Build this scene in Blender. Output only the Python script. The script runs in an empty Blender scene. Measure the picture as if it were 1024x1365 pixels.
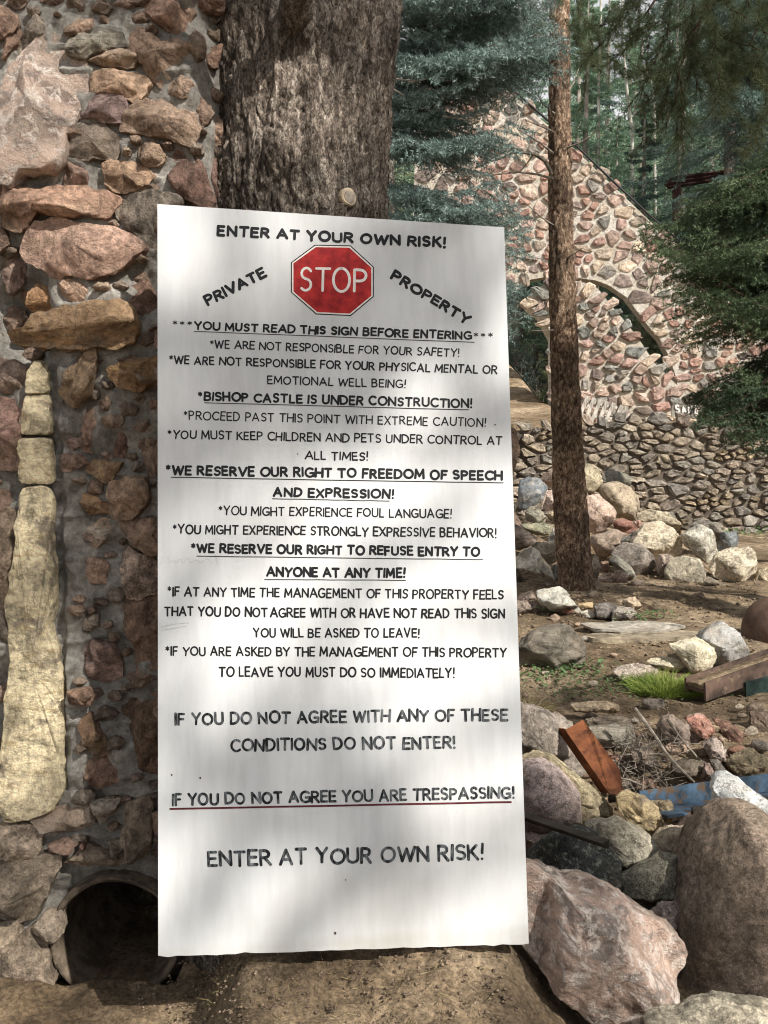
import bpy, bmesh, math, random
import numpy as np
from mathutils import Vector, Matrix
R=math.radians
rng=np.random.default_rng(7); random.seed(7)
sc=bpy.context.scene; col=sc.collection
# ---------------------------------------------------------------- camera, sky, sun, exposure
PITCH=R(4.0); CAMZ=1.6; FOC=1200.0
cam_d=bpy.data.cameras.new('camera'); cam=bpy.data.objects.new('camera',cam_d); col.objects.link(cam)
cam.location=(0,0,CAMZ); cam.rotation_euler=(math.pi/2-PITCH,0,0)
cam_d.sensor_fit='VERTICAL'; cam_d.sensor_height=24; cam_d.lens=24*FOC/1365
cam_d.clip_start=.05; cam_d.clip_end=2000
sc.camera=cam
SUN=np.array([0.50,-0.56,0.66]); SUN/=np.linalg.norm(SUN)
w=bpy.data.worlds.new('World'); sc.world=w; w.use_nodes=True
nt=w.node_tree; bg=nt.nodes['Background']; sky=nt.nodes.new('ShaderNodeTexSky')
sky.sky_type='NISHITA'; sky.sun_disc=False
sky.sun_elevation=math.asin(SUN[2]); sky.sun_rotation=math.atan2(SUN[0],SUN[1])
sky.air_density=1.0; sky.dust_density=3.0; sky.ozone_density=1.0; sky.altitude=2700
hsv=nt.nodes.new('ShaderNodeHueSaturation'); hsv.inputs['Saturation'].default_value=.30
nt.links.new(sky.outputs[0],hsv.inputs['Color'])
tcw=nt.nodes.new('ShaderNodeTexCoord'); mpw=nt.nodes.new('ShaderNodeMapping'); mpw.inputs['Scale'].default_value=(1,1,2.2)
nw=nt.nodes.new('ShaderNodeTexNoise'); nw.inputs['Scale'].default_value=2.6; nw.inputs['Detail'].default_value=7; nw.inputs['Roughness'].default_value=.6
rw=nt.nodes.new('ShaderNodeValToRGB'); rw.color_ramp.elements[0].position=.42; rw.color_ramp.elements[1].position=.58
mw=nt.nodes.new('ShaderNodeMix'); mw.data_type='RGBA'; mw.inputs[7].default_value=(7.0,7.0,7.0,1)   # bright broken cloud
nt.links.new(tcw.outputs['Generated'],mpw.inputs[0]); nt.links.new(mpw.outputs[0],nw.inputs['Vector']); nt.links.new(nw.outputs[0],rw.inputs[0])
nt.links.new(rw.outputs[0],mw.inputs[0]); nt.links.new(hsv.outputs[0],mw.inputs[6])
nt.links.new(mw.outputs[2],bg.inputs[0]); bg.inputs[1].default_value=0.10
sd=bpy.data.lights.new('sun','SUN'); so=bpy.data.objects.new('sun',sd); col.objects.link(so)
sd.energy=4.9; sd.angle=R(.75); sd.color=(1,.95,.87)
so.rotation_euler=Vector(SUN).to_track_quat('Z','Y').to_euler(); so.location=(5,-5,12)
vs=sc.view_settings; vs.view_transform='Standard'; vs.look='None'; vs.gamma=1; vs.exposure=0.40; vs.use_curve_mapping=False
sc.cycles.max_bounces=6; sc.cycles.diffuse_bounces=3; sc.cycles.glossy_bounces=2; sc.cycles.transmission_bounces=3
sc.cycles.transparent_max_bounces=6; sc.cycles.use_denoising=True; sc.cycles.filter_width=1.05; sc.cycles.sample_clamp_indirect=4; sc.cycles.sample_clamp_direct=12
# ---------------------------------------------------------------- pixel <-> place helpers
Fv=np.array([0,math.cos(PITCH),-math.sin(PITCH)]); Uv=np.array([0,math.sin(PITCH),math.cos(PITCH)]); Xv=np.array([1.,0,0])
CP=np.array([0,0,CAMZ])
def ray(px,py): return Fv+Xv*(px-512)/FOC+Uv*(682.5-py)/FOC
def P(px,py,Y):
    d=ray(px,py); return CP+d*(Y/d[1])
def PS(Y): return Y/FOC     # metres per photograph pixel at distance Y
def lin(h,k=1.0):
    o=[]
    for i in (0,2,4):
        c=int(h[i:i+2],16)/255; o.append((c/12.92 if c<=.04045 else ((c+.055)/1.055)**2.4)*k)
    return (*o,1)
# ---------------------------------------------------------------- numpy noise
def _h(ix,iy,iz,s):
    M=0xFFFFFFFF
    n=(ix*374761393+iy*668265263+iz*2147483647+s*974634777)&M
    n=((n^(n>>13))*1274126177)&M; n=((n^(n>>16))*2246822519)&M
    return ((n^(n>>15))&0xFFFFFF)/float(0xFFFFFF)
def vn(p,s=0):
    f=np.floor(p); i=f.astype(np.int64)+4096; t=p-f; t=t*t*(3-2*t); r=0
    for dx in (0,1):
        for dy in (0,1):
            for dz in (0,1):
                wt=(t[:,0] if dx else 1-t[:,0])*(t[:,1] if dy else 1-t[:,1])*(t[:,2] if dz else 1-t[:,2])
                r=r+wt*_h(i[:,0]+dx,i[:,1]+dy,i[:,2]+dz,s)
    return r*2-1
def fbm(p,o=4,s=0,g=.5):
    a=1;r=0
    for k in range(o): r=r+a*vn(p*(2.03**k)+k*17.3,s+k); a*=g
    return r
def worley(p,s=0):
    f=np.floor(p); i=f.astype(np.int64)+4096; t=p-f
    F1=np.full(len(p),9.);F2=np.full(len(p),9.);ID=np.zeros(len(p))
    for dx in (-1,0,1):
        for dy in (-1,0,1):
            for dz in (-1,0,1):
                a,b,c=i[:,0]+dx,i[:,1]+dy,i[:,2]+dz
                h=_h(a,b,c,s+3)
                d=np.sqrt((dx+_h(a,b,c,s)-t[:,0])**2+(dy+_h(a,b,c,s+1)-t[:,1])**2+(dz+_h(a,b,c,s+2)-t[:,2])**2)
                n=d<F1; F2=np.where(n,F1,np.minimum(F2,d)); ID=np.where(n,h,ID); F1=np.where(n,d,F1)
    return F1,F2,ID
def sstep(a,b,x):
    t=np.clip((x-a)/(b-a),0,1); return t*t*(3-2*t)
# ---------------------------------------------------------------- object helpers
def tag(o,label=None,cat=None,group=None,kind=None):
    if label:o['label']=label
    if cat:o['category']=cat
    if group:o['group']=group
    if kind:o['kind']=kind
    return o
def empty(name,loc,label,cat,group=None):
    o=bpy.data.objects.new(name,None); col.objects.link(o); o.location=Vector(loc); o.empty_display_size=.1
    return tag(o,label,cat,group)
def mesh(name,V,F,mats,mi=None,smooth=False):
    """V (n,3), F (m,3|4) array or list of tuples"""
    me=bpy.data.meshes.new(name); V=np.asarray(V,dtype=np.float32)
    if isinstance(F,np.ndarray):
        k=F.shape[1]; me.vertices.add(len(V)); me.vertices.foreach_set('co',V.ravel())
        me.loops.add(F.size); me.loops.foreach_set('vertex_index',F.ravel().astype(np.int32))
        me.polygons.add(len(F)); me.polygons.foreach_set('loop_start',(np.arange(len(F))*k).astype(np.int32))
    else: me.from_pydata([tuple(v) for v in V.tolist()],[],[tuple(f) for f in F])
    for m in (mats if isinstance(mats,(list,tuple)) else [mats]): me.materials.append(m)
    if mi is not None: me.polygons.foreach_set('material_index',np.asarray(mi,dtype=np.int32))
    me.update(calc_edges=True)
    if smooth: me.polygons.foreach_set('use_smooth',np.ones(len(me.polygons),dtype=bool))
    return me
def obj(name,me,parent=None,loc=(0,0,0),color=None):
    """linked object; loc is in world, parent is an unrotated empty or object"""
    o=bpy.data.objects.new(name,me); col.objects.link(o)
    loc=Vector(loc)
    if parent is not None:
        o.parent=parent; q=parent; off=Vector((0,0,0))
        while q is not None: off+=q.location; q=q.parent
        o.location=loc-off
    else: o.location=loc
    if color is not None: o.color=color
    return o
def localised(name,V,F,mats,parent=None,color=None,smooth=False,mi=None,base=False):
    V=np.asarray(V,float); c=V.mean(0)
    if base: c[2]=V[:,2].min()
    return obj(name,mesh(name,V-c,F,mats,mi,smooth),parent,c,color)
# ---------------------------------------------------------------- materials
def newmat(name):
    m=bpy.data.materials.new(name); m.use_nodes=True; t=m.node_tree; b=t.nodes['Principled BSDF']
    b.inputs['Specular IOR Level'].default_value=.25
    return m,t,b
def N(t,k,**kw):
    n=t.nodes.new(k)
    for a,v in kw.items():
        if a in n.inputs: n.inputs[a].default_value=v
        else: setattr(n,a,v)
    return n
def noise(t,scale,detail=5,rough=.55,vec=None,stretch=None,dist=0):
    n=N(t,'ShaderNodeTexNoise'); n.inputs['Scale'].default_value=scale; n.inputs['Detail'].default_value=detail
    n.inputs['Roughness'].default_value=rough; n.inputs['Distortion'].default_value=dist
    if vec is None:
        tc=N(t,'ShaderNodeTexCoord'); vec=tc.outputs['Object']
    if stretch:
        mp=N(t,'ShaderNodeMapping'); mp.inputs['Scale'].default_value=stretch; t.links.new(vec,mp.inputs[0]); vec=mp.outputs[0]
    t.links.new(vec,n.inputs['Vector']); return n
def ramp(t,src,stops):
    r=N(t,'ShaderNodeValToRGB'); e=r.color_ramp.elements
    while len(e)<len(stops): e.new(.5)
    for q,(p,c) in zip(e,stops):
        q.position=p; q.color=c if not isinstance(c,(int,float)) else (c,c,c,1)
    t.links.new(src,r.inputs[0]); return r
def mix(t,f,a,b,mode='MIX'):
    m=N(t,'ShaderNodeMix',data_type='RGBA',blend_type=mode)
    for s,v in ((0,f),(6,a),(7,b)):
        if isinstance(v,(int,float)): m.inputs[s].default_value=v
        elif isinstance(v,tuple): m.inputs[s].default_value=v
        else: t.links.new(v,m.inputs[s])
    return m.outputs[2]
def bump(t,b,src,strength,dist,prev=None):
    n=N(t,'ShaderNodeBump'); n.inputs['Strength'].default_value=strength; n.inputs['Distance'].default_value=dist
    t.links.new(src,n.inputs['Height'])
    if prev: t.links.new(prev.outputs[0],n.inputs['Normal'])
    t.links.new(n.outputs[0],b.inputs['Normal']); return n
def rock_mat(name,kind,sc_=1.0,bstr=.6):
    """base colour is the object's own colour, broken up by noise"""
    m,t,b=newmat(name); b.inputs['Roughness'].default_value=.92
    oi=N(t,'ShaderNodeObjectInfo'); tc=N(t,'ShaderNodeTexCoord')
    ad=N(t,'ShaderNodeVectorMath',operation='MULTIPLY_ADD')
    ad.inputs[1].default_value=(1,1,1); t.links.new(tc.outputs['Object'],ad.inputs[0])
    cx=N(t,'ShaderNodeCombineXYZ'); t.links.new(oi.outputs['Random'],cx.inputs[0]); t.links.new(oi.outputs['Random'],cx.inputs[2])
    sc2=N(t,'ShaderNodeVectorMath',operation='SCALE'); sc2.inputs['Scale'].default_value=37.0; t.links.new(cx.outputs[0],sc2.inputs[0])
    t.links.new(sc2.outputs[0],ad.inputs[2]); v=ad.outputs[0]
    n1=noise(t,6*sc_,6,.65,v,dist=.6); n2=noise(t,38*sc_,5,.7,v); n3=noise(t,150*sc_,3,.7,v)
    base=oi.outputs['Color']
    c=mix(t,1.0,base,ramp(t,n1.outputs[0],[(.39,.5),(.45,.88),(.55,1.05),(.66,1.4)]).outputs[0],'MULTIPLY')
    if kind=='granite':
        vo=N(t,'ShaderNodeTexVoronoi'); vo.inputs['Scale'].default_value=170*sc_; t.links.new(v,vo.inputs['Vector'])
        sep=N(t,'ShaderNodeSeparateColor'); t.links.new(vo.outputs['Color'],sep.inputs[0])
        c=mix(t,.5,c,ramp(t,sep.outputs[0],[(0,.4),(.22,.8),(.6,1.05),(.8,1.1),(.92,1.6)]).outputs[0],'MULTIPLY')
        c=mix(t,1.0,c,ramp(t,n2.outputs[0],[(.39,.62),(.5,1.0),(.62,1.4)]).outputs[0],'MULTIPLY')
    elif kind=='lichen':
        c=mix(t,ramp(t,n2.outputs[0],[(.52,0),(.62,.75)]).outputs[0],c,lin('b3b6a4'))
        c=mix(t,ramp(t,n3.outputs[0],[(.5,0),(.62,.7)]).outputs[0],c,lin('1c1e1c'))
    elif kind=='crag':
        wv=noise(t,7*sc_,8,.75,v,stretch=(1.2,1,2.6),dist=.5); w2=noise(t,19*sc_,8,.75,v,dist=.3)
        c=mix(t,ramp(t,wv.outputs[0],[(.5,0),(.6,.7)]).outputs[0],c,lin('7c7975'))
        c=mix(t,ramp(t,w2.outputs[0],[(.5,0),(.58,.85)]).outputs[0],c,lin('dcd0c6'))
        c=mix(t,ramp(t,n2.outputs[0],[(.6,0),(.7,.6)]).outputs[0],c,lin('3b3532'))
    elif kind=='sand':
        n1=noise(t,11*sc_,7,.62,v,stretch=(.7,1,3.0),dist=.5)
        ns=noise(t,7*sc_,6,.6,v,dist=.5); c=mix(t,ramp(t,ns.outputs[0],[(.55,0),(.62,.8)]).outputs[0],c,lin('96897a'))
        c=mix(t,1.0,c,ramp(t,n2.outputs[0],[(.39,.7),(.5,1.0),(.62,1.25)]).outputs[0],'MULTIPLY')
        c=mix(t,ramp(t,n1.outputs[0],[(.56,0),(.66,.45)]).outputs[0],c,lin('b89a68'))
    elif kind=='vein':
        wv=noise(t,5*sc_,9,.72,v,stretch=(1,1,1.8),dist=.5)
        c=mix(t,ramp(t,wv.outputs[0],[(.50,0),(.62,.6)]).outputs[0],c,lin('cfc8bc'))
        c=mix(t,ramp(t,n2.outputs[0],[(.55,0),(.66,.6)]).outputs[0],c,lin('3d3a38'))
    elif kind=='strata':
        wv=noise(t,4*sc_,6,.65,v,stretch=(.6,.6,7),dist=1.2)
        c=mix(t,1.0,c,ramp(t,wv.outputs[0],[(.32,.45),(.48,1.0),(.56,.7),(.68,1.5)]).outputs[0],'MULTIPLY')
    else:
        c=mix(t,.8,c,ramp(t,n2.outputs[0],[(.39,.55),(.5,1.0),(.62,1.5)]).outputs[0],'MULTIPLY')
        c=mix(t,ramp(t,n3.outputs[0],[(.62,0),(.75,.5)]).outputs[0],c,lin('a59a90'))
    n5=noise(t,2.6*sc_,5,.6,v,dist=.8)
    if kind!='sand': c=mix(t,ramp(t,n5.outputs[0],[(.5,0),(.68,.40)]).outputs[0],c,lin('a08f7a'))
    dn=noise(t,5*sc_,4,.6,v); av=N(t,'ShaderNodeVectorMath',operation='MULTIPLY_ADD'); av.inputs[1].default_value=(.35/sc_,)*3; t.links.new(dn.outputs['Color'],av.inputs[0]); t.links.new(v,av.inputs[2])
    vc=N(t,'ShaderNodeTexVoronoi',feature='DISTANCE_TO_EDGE'); vc.inputs['Scale'].default_value=4.2*sc_; t.links.new(av.outputs[0],vc.inputs['Vector'])
    ck=mix(t,1.0,ramp(t,vc.outputs['Distance'],[(0,.9),(.014,0)]).outputs[0],ramp(t,n5.outputs[0],[(.44,1),(.56,0)]).outputs[0],'MULTIPLY')   # hairline cracks
    c=mix(t,mix(t,1.0,ck,.65,'MULTIPLY') if False else ck,c,mix(t,1.0,c,(.50,.48,.46,1),'MULTIPLY'))
    n4=noise(t,420*sc_,2,.6,v); c=mix(t,1.0,c,ramp(t,n4.outputs[0],[(.36,.72),(.5,1.0),(.64,1.3)]).outputs[0],'MULTIPLY')
    t.links.new(c,b.inputs['Base Color'])
    p=bump(t,b,n1.outputs[0],.7,.04/sc_); p=bump(t,b,n2.outputs[0],min(bstr*1.6,1),.022/sc_,p); bump(t,b,n3.outputs[0],min(bstr*1.6,1),.007/sc_,p)
    return m
M={}
for k in ('plain','crag','granite','lichen','sand','vein','strata'): M[k]=rock_mat('rock_'+k,k)
M['farstone']=rock_mat('rubble_stone','plain',.35,.4)
def simple(name,c1,c2,scale=8,rough=.9,bscale=60,bs=.4,bd=.004,metal=0,stretch=None,obcol=False,spots=None):
    m,t,b=newmat(name); b.inputs['Roughness'].default_value=rough; b.inputs['Metallic'].default_value=metal
    n=noise(t,scale,6,.6,stretch=stretch); r=ramp(t,n.outputs[0],[(.37,c1),(.63,c2)])
    c=r.outputs[0]
    if spots:
        n3=noise(t,spots[1],5,.65); c=mix(t,ramp(t,n3.outputs[0],[(spots[2],0),(spots[2]+.08,1)]).outputs[0],c,spots[0])
    t.links.new(c,b.inputs['Base Color'])
    n2=noise(t,bscale,5,.65,stretch=stretch); bump(t,b,n2.outputs[0],bs,bd)
    return m
def mortar_mat(name,c1,c2,s=1.0):
    m,t,b=newmat(name); b.inputs['Roughness'].default_value=.97
    n1=noise(t,5*s,6,.6); n2=noise(t,45*s,6,.7); n3=noise(t,220*s,3,.7)
    c=ramp(t,n1.outputs[0],[(.38,c1),(.62,c2)]).outputs[0]
    c=mix(t,.8,c,ramp(t,n2.outputs[0],[(.39,.7),(.5,1.0),(.62,1.3)]).outputs[0],'MULTIPLY')
    t.links.new(c,b.inputs['Base Color'])
    p=bump(t,b,n1.outputs[0],.6,.05/s); p=bump(t,b,n2.outputs[0],1,.035/s,p); bump(t,b,n3.outputs[0],.9,.008/s,p); return m
M['mortar']=mortar_mat('grey_mortar',lin('928d85'),lin('c6c1b8'))
M['mortar2']=mortar_mat('pale_mortar',lin('d6cbb9'),lin('f0e8dc'),.3)
M['mortar3']=mortar_mat('brown_mortar',lin('6a6056'),lin('968b7d'),.3)
def soil_mat():
    m,t,b=newmat('soil'); b.inputs['Roughness'].default_value=1
    n0=noise(t,.9,5,.6); n1=noise(t,7,6,.65); n2=noise(t,60,6,.75); n3=noise(t,260,3,.8)
    c=ramp(t,n0.outputs[0],[(.38,lin('7a6852')),(.5,lin('97836a')),(.62,lin('b8a388'))]).outputs[0]
    tcs=N(t,'ShaderNodeTexCoord'); sps=N(t,'ShaderNodeSeparateXYZ'); t.links.new(tcs.outputs['Object'],sps.inputs[0]); mm=N(t,'ShaderNodeMath',operation='MULTIPLY'); mm.inputs[1].default_value=.01; t.links.new(sps.outputs[1],mm.inputs[0])
    c=mix(t,ramp(t,mm.outputs[0],[(.265,0),(.31,.85)]).outputs[0],c,lin('56603c'))     # undergrowth of the forest floor
    c=mix(t,1.0,c,ramp(t,n1.outputs[0],[(.39,.6),(.5,.95),(.62,1.35)]).outputs[0],'MULTIPLY')
    c=mix(t,.9,c,ramp(t,n2.outputs[0],[(.39,.5),(.5,1.0),(.62,1.55)]).outputs[0],'MULTIPLY')
    c=mix(t,ramp(t,n3.outputs[0],[(.64,0),(.7,.7)]).outputs[0],c,lin('b8a892'))
    t.links.new(c,b.inputs['Base Color'])
    p=bump(t,b,n1.outputs[0],.7,.06); p=bump(t,b,n2.outputs[0],1,.03,p); bump(t,b,n3.outputs[0],1,.009,p)
    return m
M['soil']=soil_mat()
def bark_mat(name,c1,c2,c3,st=(1,1,.25),s=1.0):
    m,t,b=newmat(name); b.inputs['Roughness'].default_value=.95
    at=N(t,'ShaderNodeAttribute',attribute_name='relief')
    n1=noise(t,30*s,6,.7,stretch=st); n2=noise(t,3*s,4,.6); n3=noise(t,160*s,4,.7,stretch=(1,1,.5))
    c=ramp(t,n1.outputs[0],[(.36,c1),(.5,c2),(.64,c3)]).outputs[0]
    c=mix(t,1.0,c,ramp(t,n2.outputs[0],[(.39,.62),(.5,1.0),(.62,1.4)]).outputs[0],'MULTIPLY')
    c=mix(t,.8,c,ramp(t,n3.outputs[0],[(.39,.45),(.5,1.0),(.62,1.75)]).outputs[0],'MULTIPLY')
    tc=N(t,'ShaderNodeTexCoord'); nd=noise(t,9*s,4,.6); av=N(t,'ShaderNodeVectorMath',operation='MULTIPLY_ADD'); av.inputs[1].default_value=(.07/s,)*3
    t.links.new(nd.outputs['Color'],av.inputs[0]); t.links.new(tc.outputs['Object'],av.inputs[2])
    mp=N(t,'ShaderNodeMapping'); mp.inputs['Scale'].default_value=(1,1,.42); t.links.new(av.outputs[0],mp.inputs[0])
    vc=N(t,'ShaderNodeTexVoronoi',feature='DISTANCE_TO_EDGE'); vc.inputs['Scale'].default_value=34*s; t.links.new(mp.outputs[0],vc.inputs['Vector'])
    v2=N(t,'ShaderNodeTexVoronoi'); v2.inputs['Scale'].default_value=34*s; t.links.new(mp.outputs[0],v2.inputs['Vector']); sp=N(t,'ShaderNodeSeparateColor'); t.links.new(v2.outputs['Color'],sp.inputs[0])
    c=mix(t,.8,c,ramp(t,sp.outputs[0],[(0,.72),(.5,1.0),(1,1.35)]).outputs[0],'MULTIPLY')       # scales of bark
    c=mix(t,.8,c,ramp(t,vc.outputs['Distance'],[(0,.45),(.10,1.0)]).outputs[0],'MULTIPLY')
    pv=bump(t,b,ramp(t,vc.outputs['Distance'],[(0,0),(.16,1)]).outputs[0],.8,.008/s)
    t.links.new(c,b.inputs['Base Color'])
    p=bump(t,b,n1.outputs[0],1,.030/s,pv); bump(t,b,n3.outputs[0],1,.008/s,p); return m
M['bark']=bark_mat('grey_fissured_bark',lin('4f463e'),lin('7b7066'),lin('a89d91'))
M['pinebark']=bark_mat('reddish_pine_bark',lin('4a3b30'),lin('7d6755'),lin('b59e87'),st=(1,1,.55))
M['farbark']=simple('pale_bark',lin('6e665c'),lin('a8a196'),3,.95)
M['deadwood']=simple('dead_grey_wood',lin('5c544c'),lin('9b9184'),20,.9)
M['darktwig']=simple('brown_twig',lin('3a2e26'),lin('665548'),20,.9)
def leaf(name,c1,c2,c3,trans=.25):
    m,t,b=newmat(name); b.inputs['Roughness'].default_value=.6; b.inputs['Specular IOR Level'].default_value=.3
    g=N(t,'ShaderNodeNewGeometry'); oi=N(t,'ShaderNodeObjectInfo')
    n=noise(t,2.5,3,.6,vec=g.outputs['Position'])
    a=N(t,'ShaderNodeMath',operation='MULTIPLY_ADD'); a.inputs[1].default_value=.45; t.links.new(g.outputs['Random Per Island'],a.inputs[0])
    s=N(t,'ShaderNodeMath',operation='MULTIPLY_ADD'); s.inputs[1].default_value=.9; s.inputs[2].default_value=-.2; t.links.new(n.outputs[0],s.inputs[0]); t.links.new(s.outputs[0],a.inputs[2])
    r=ramp(t,a.outputs[0],[(.15,c1),(.5,c2),(.85,c3)])
    t.links.new(r.outputs[0],b.inputs['Base Color'])
    tr=N(t,'ShaderNodeBsdfTranslucent'); t.links.new(r.outputs[0],tr.inputs[0]); ms=N(t,'ShaderNodeMixShader'); ms.inputs[0].default_value=trans
    o=t.nodes['Material Output']; t.links.new(b.outputs[0],ms.inputs[1]); t.links.new(tr.outputs[0],ms.inputs[2]); t.links.new(ms.outputs[0],o.inputs[0])
    return m
M['spruce']=leaf('blue_spruce_needles',lin('4a5c56'),lin('7c918b'),lin('b2c4bf'))
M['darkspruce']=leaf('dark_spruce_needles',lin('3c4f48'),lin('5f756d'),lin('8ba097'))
M['fir']=leaf('green_fir_needles',lin('394a35'),lin('5a6d4d'),lin('8b9a74'))
M['shadefir']=leaf('shaded_fir_needles',lin('2b3a2b'),lin('44573f'),lin('64785a'))  # darker copy of the fir needles, shade put into the colour
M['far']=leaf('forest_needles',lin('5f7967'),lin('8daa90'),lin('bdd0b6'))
M['pine']=leaf('pine_needles',lin('3a4532'),lin('5c6849'),lin('8f9670'))
M['grass']=leaf('bright_grass',lin('566f30'),lin('879b48'),lin('b3ba6c'),.35)
M['drygrass']=leaf('dry_grass',lin('6e6242'),lin('9a8c62'),lin('c2b68c'),.3)
M['weed']=leaf('weed_leaves',lin('3a4f30'),lin('5f7a4c'),lin('8c9f72'),.3)
# ---------------------------------------------------------------- shape builders
def Z(region,size,pts):
    """points read off an enlarged view of the photograph -> photograph pixels"""
    s=(region[2]-region[0])/size
    return [(region[0]+x*s,region[1]+y*s) for x,y in pts]
def resample(pts,n):
    p=np.array(pts,float); q=np.vstack([p,p[:1]]); L=np.r_[0,np.cumsum(np.linalg.norm(np.diff(q,axis=0),axis=1))]
    t=np.linspace(0,L[-1],n,endpoint=False)
    r=np.stack([np.interp(t,L,q[:,0]),np.interp(t,L,q[:,1])],1)
    s=(np.roll(r,1,0)+2*r+np.roll(r,-1,0))/4; return s*.4+r*.6
def centroid(p):
    p=np.array(p,float); x,y=p[:,0],p[:,1]; x1,y1=np.roll(x,-1),np.roll(y,-1); c=x*y1-x1*y; A=c.sum()/2
    if abs(A)<1e-9: return p.mean(0)
    return np.array([((x+x1)*c).sum()/(6*A),((y+y1)*c).sum()/(6*A)])
def stone_geo(outline,D,seed,nr=22,nseg=48,box=.45,facets=9,rough=.05,back=True,freq=1.0,jag=.03,fcut=(.55,.95),fine=0.0):
    """outline (n,2) in x,z about its centre; D half depth; returns V (y toward -Y is the front), F quads"""
    r=np.random.default_rng(seed)
    o=resample(outline,nseg); th=np.arange(nseg)
    size=np.sqrt(np.ptp(o[:,0])*np.ptp(o[:,1]))
    if jag:
        q=np.c_[o/size*7*freq,np.full(nseg,seed*1.7)]; o=o*(1+jag*fbm(q,3,seed)[:,None])
    phi=np.linspace(0,math.pi if back else math.pi*.56,nr+1)[1:]
    if back: phi=phi[:-1]
    V=[[0,-D,0]]
    for f in phi:
        s=abs(math.sin(f))**box; y=-D*math.copysign(abs(math.cos(f))**.8,math.cos(f))
        V+= [[a*s,y,b*s] for a,b in o]
    if back: V.append([0,D,0])
    V=np.array(V)
    sx,sz=max(np.ptp(o[:,0])/2,1e-4),max(np.ptp(o[:,1])/2,1e-4); S=np.array([sx,D,sz])
    for k in range(facets):
        n=r.normal(size=3); n[1]=-abs(n[1])*1.1-.25; n/=np.linalg.norm(n)
        h=r.uniform(*fcut); q=V/S; n[1]=min(n[1],-.38)
        ylim=(h-n[0]*q[:,0]-n[2]*q[:,2])/n[1]          # front facets: only the depth is cut, the outline stays
        ylim=np.minimum(ylim,.15)
        q[:,1]=np.where((q[:,1]<ylim)&(q[:,1]<.2),q[:,1]*.06+ylim*.94,q[:,1]); V=q*S
    u=V/S; u/=np.maximum(np.linalg.norm(u,axis=1),1e-6)[:,None]; nn=u/S; nn/=np.linalg.norm(nn,axis=1)[:,None]
    q=V/size*3.2*freq+seed*3.1
    a=fbm(q,5,seed); ridge=1-np.abs(vn(q*1.7,seed+9)); 
    V=V+nn*(rough*size*(a*.8+ridge**3*.5-.2)+fine*fbm(V/size*16*freq+seed,3,seed+5))[:,None]
    F=[]
    for j in range(nseg): F.append((0,1+(j+1)%nseg,1+j))
    n=len(phi)
    A=np.arange(n-1)[:,None]*nseg+1; J=np.arange(nseg)[None]; K=(J+1)%nseg
    Q=np.stack([A+J,A+K,A+nseg+K,A+nseg+J],-1).reshape(-1,4)
    F+= [tuple(x) for x in Q.tolist()]
    if back:
        L=len(V)-1; b=1+(n-1)*nseg
        for j in range(nseg): F.append((L,b+j,b+(j+1)%nseg))
    return V,F
def stone_px(name,pts,Y,D,mat,color,seed,parent=None,label=None,cat=None,group=None,**kw):
    """a stone whose outline, seen from the photograph's place at distance Y, is pts"""
    c=centroid(pts); c3=P(c[0],c[1],Y)
    w=np.array([P(x,y,Y) for x,y in pts])-c3
    V,F=stone_geo(w[:,[0,2]],D,seed,**kw)
    V=V.copy(); me=mesh(name,V,F,mat,smooth=True)
    o=obj(name,me,parent,c3,color)
    return tag(o,label,cat,group)
def voronoi_cells(seeds,poly,asp=1.0,maxr=1.0,k=26):
    """cells of 2-D seeds, heights counted asp times; clipped to maxr around the seed"""
    S=np.array(seeds); out=[]
    W=S*np.array([1,asp])
    for i,p in enumerate(W):
        d=np.linalg.norm(W-p,axis=1); idx=np.argsort(d)[1:k]
        cell=[np.array([math.cos(a),math.sin(a)])*maxr for a in np.linspace(0,2*math.pi,10,endpoint=False)]
        for j in idx:
            n=W[j]-p; h=n@n/2; new=[]
            for a,b in zip(cell,cell[1:]+cell[:1]):
                da,db=a@n-h,b@n-h
                if da<=0:new.append(a)
                if da*db<0:new.append(a+(b-a)*da/(da-db))
            cell=new
            if len(cell)<3:break
        if len(cell)>=3: out.append((S[i],np.array(cell)/np.array([1,asp])))
    return out
def inside(p,poly):
    x,y=p; c=False; n=len(poly)
    for i in range(n):
        x1,y1=poly[i]; x2,y2=poly[(i+1)%n]
        if (y1>y)!=(y2>y) and x<(x2-x1)*(y-y1)/(y2-y1)+x1: c=not c
    return c
def poisson(poly,r0,r1,asp,seed,maxn=300,tries=9000):
    g=np.random.default_rng(seed); P_=np.array(poly); lo,hi=P_.min(0),P_.max(0); pts=[];rad=[]
    for t in range(tries):
        p=g.uniform(lo,hi)
        if not inside(p,poly): continue
        f=t/tries; r=g.uniform(r0,r1)*(1-.45*f)
        if pts:
            d=(np.array(pts)-p)*np.array([1,asp]); 
            if (np.linalg.norm(d,axis=1)<(np.array(rad)+r)*.5).any(): continue
        pts.append(p);rad.append(r)
        if len(pts)>=maxn:break
    return pts
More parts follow.
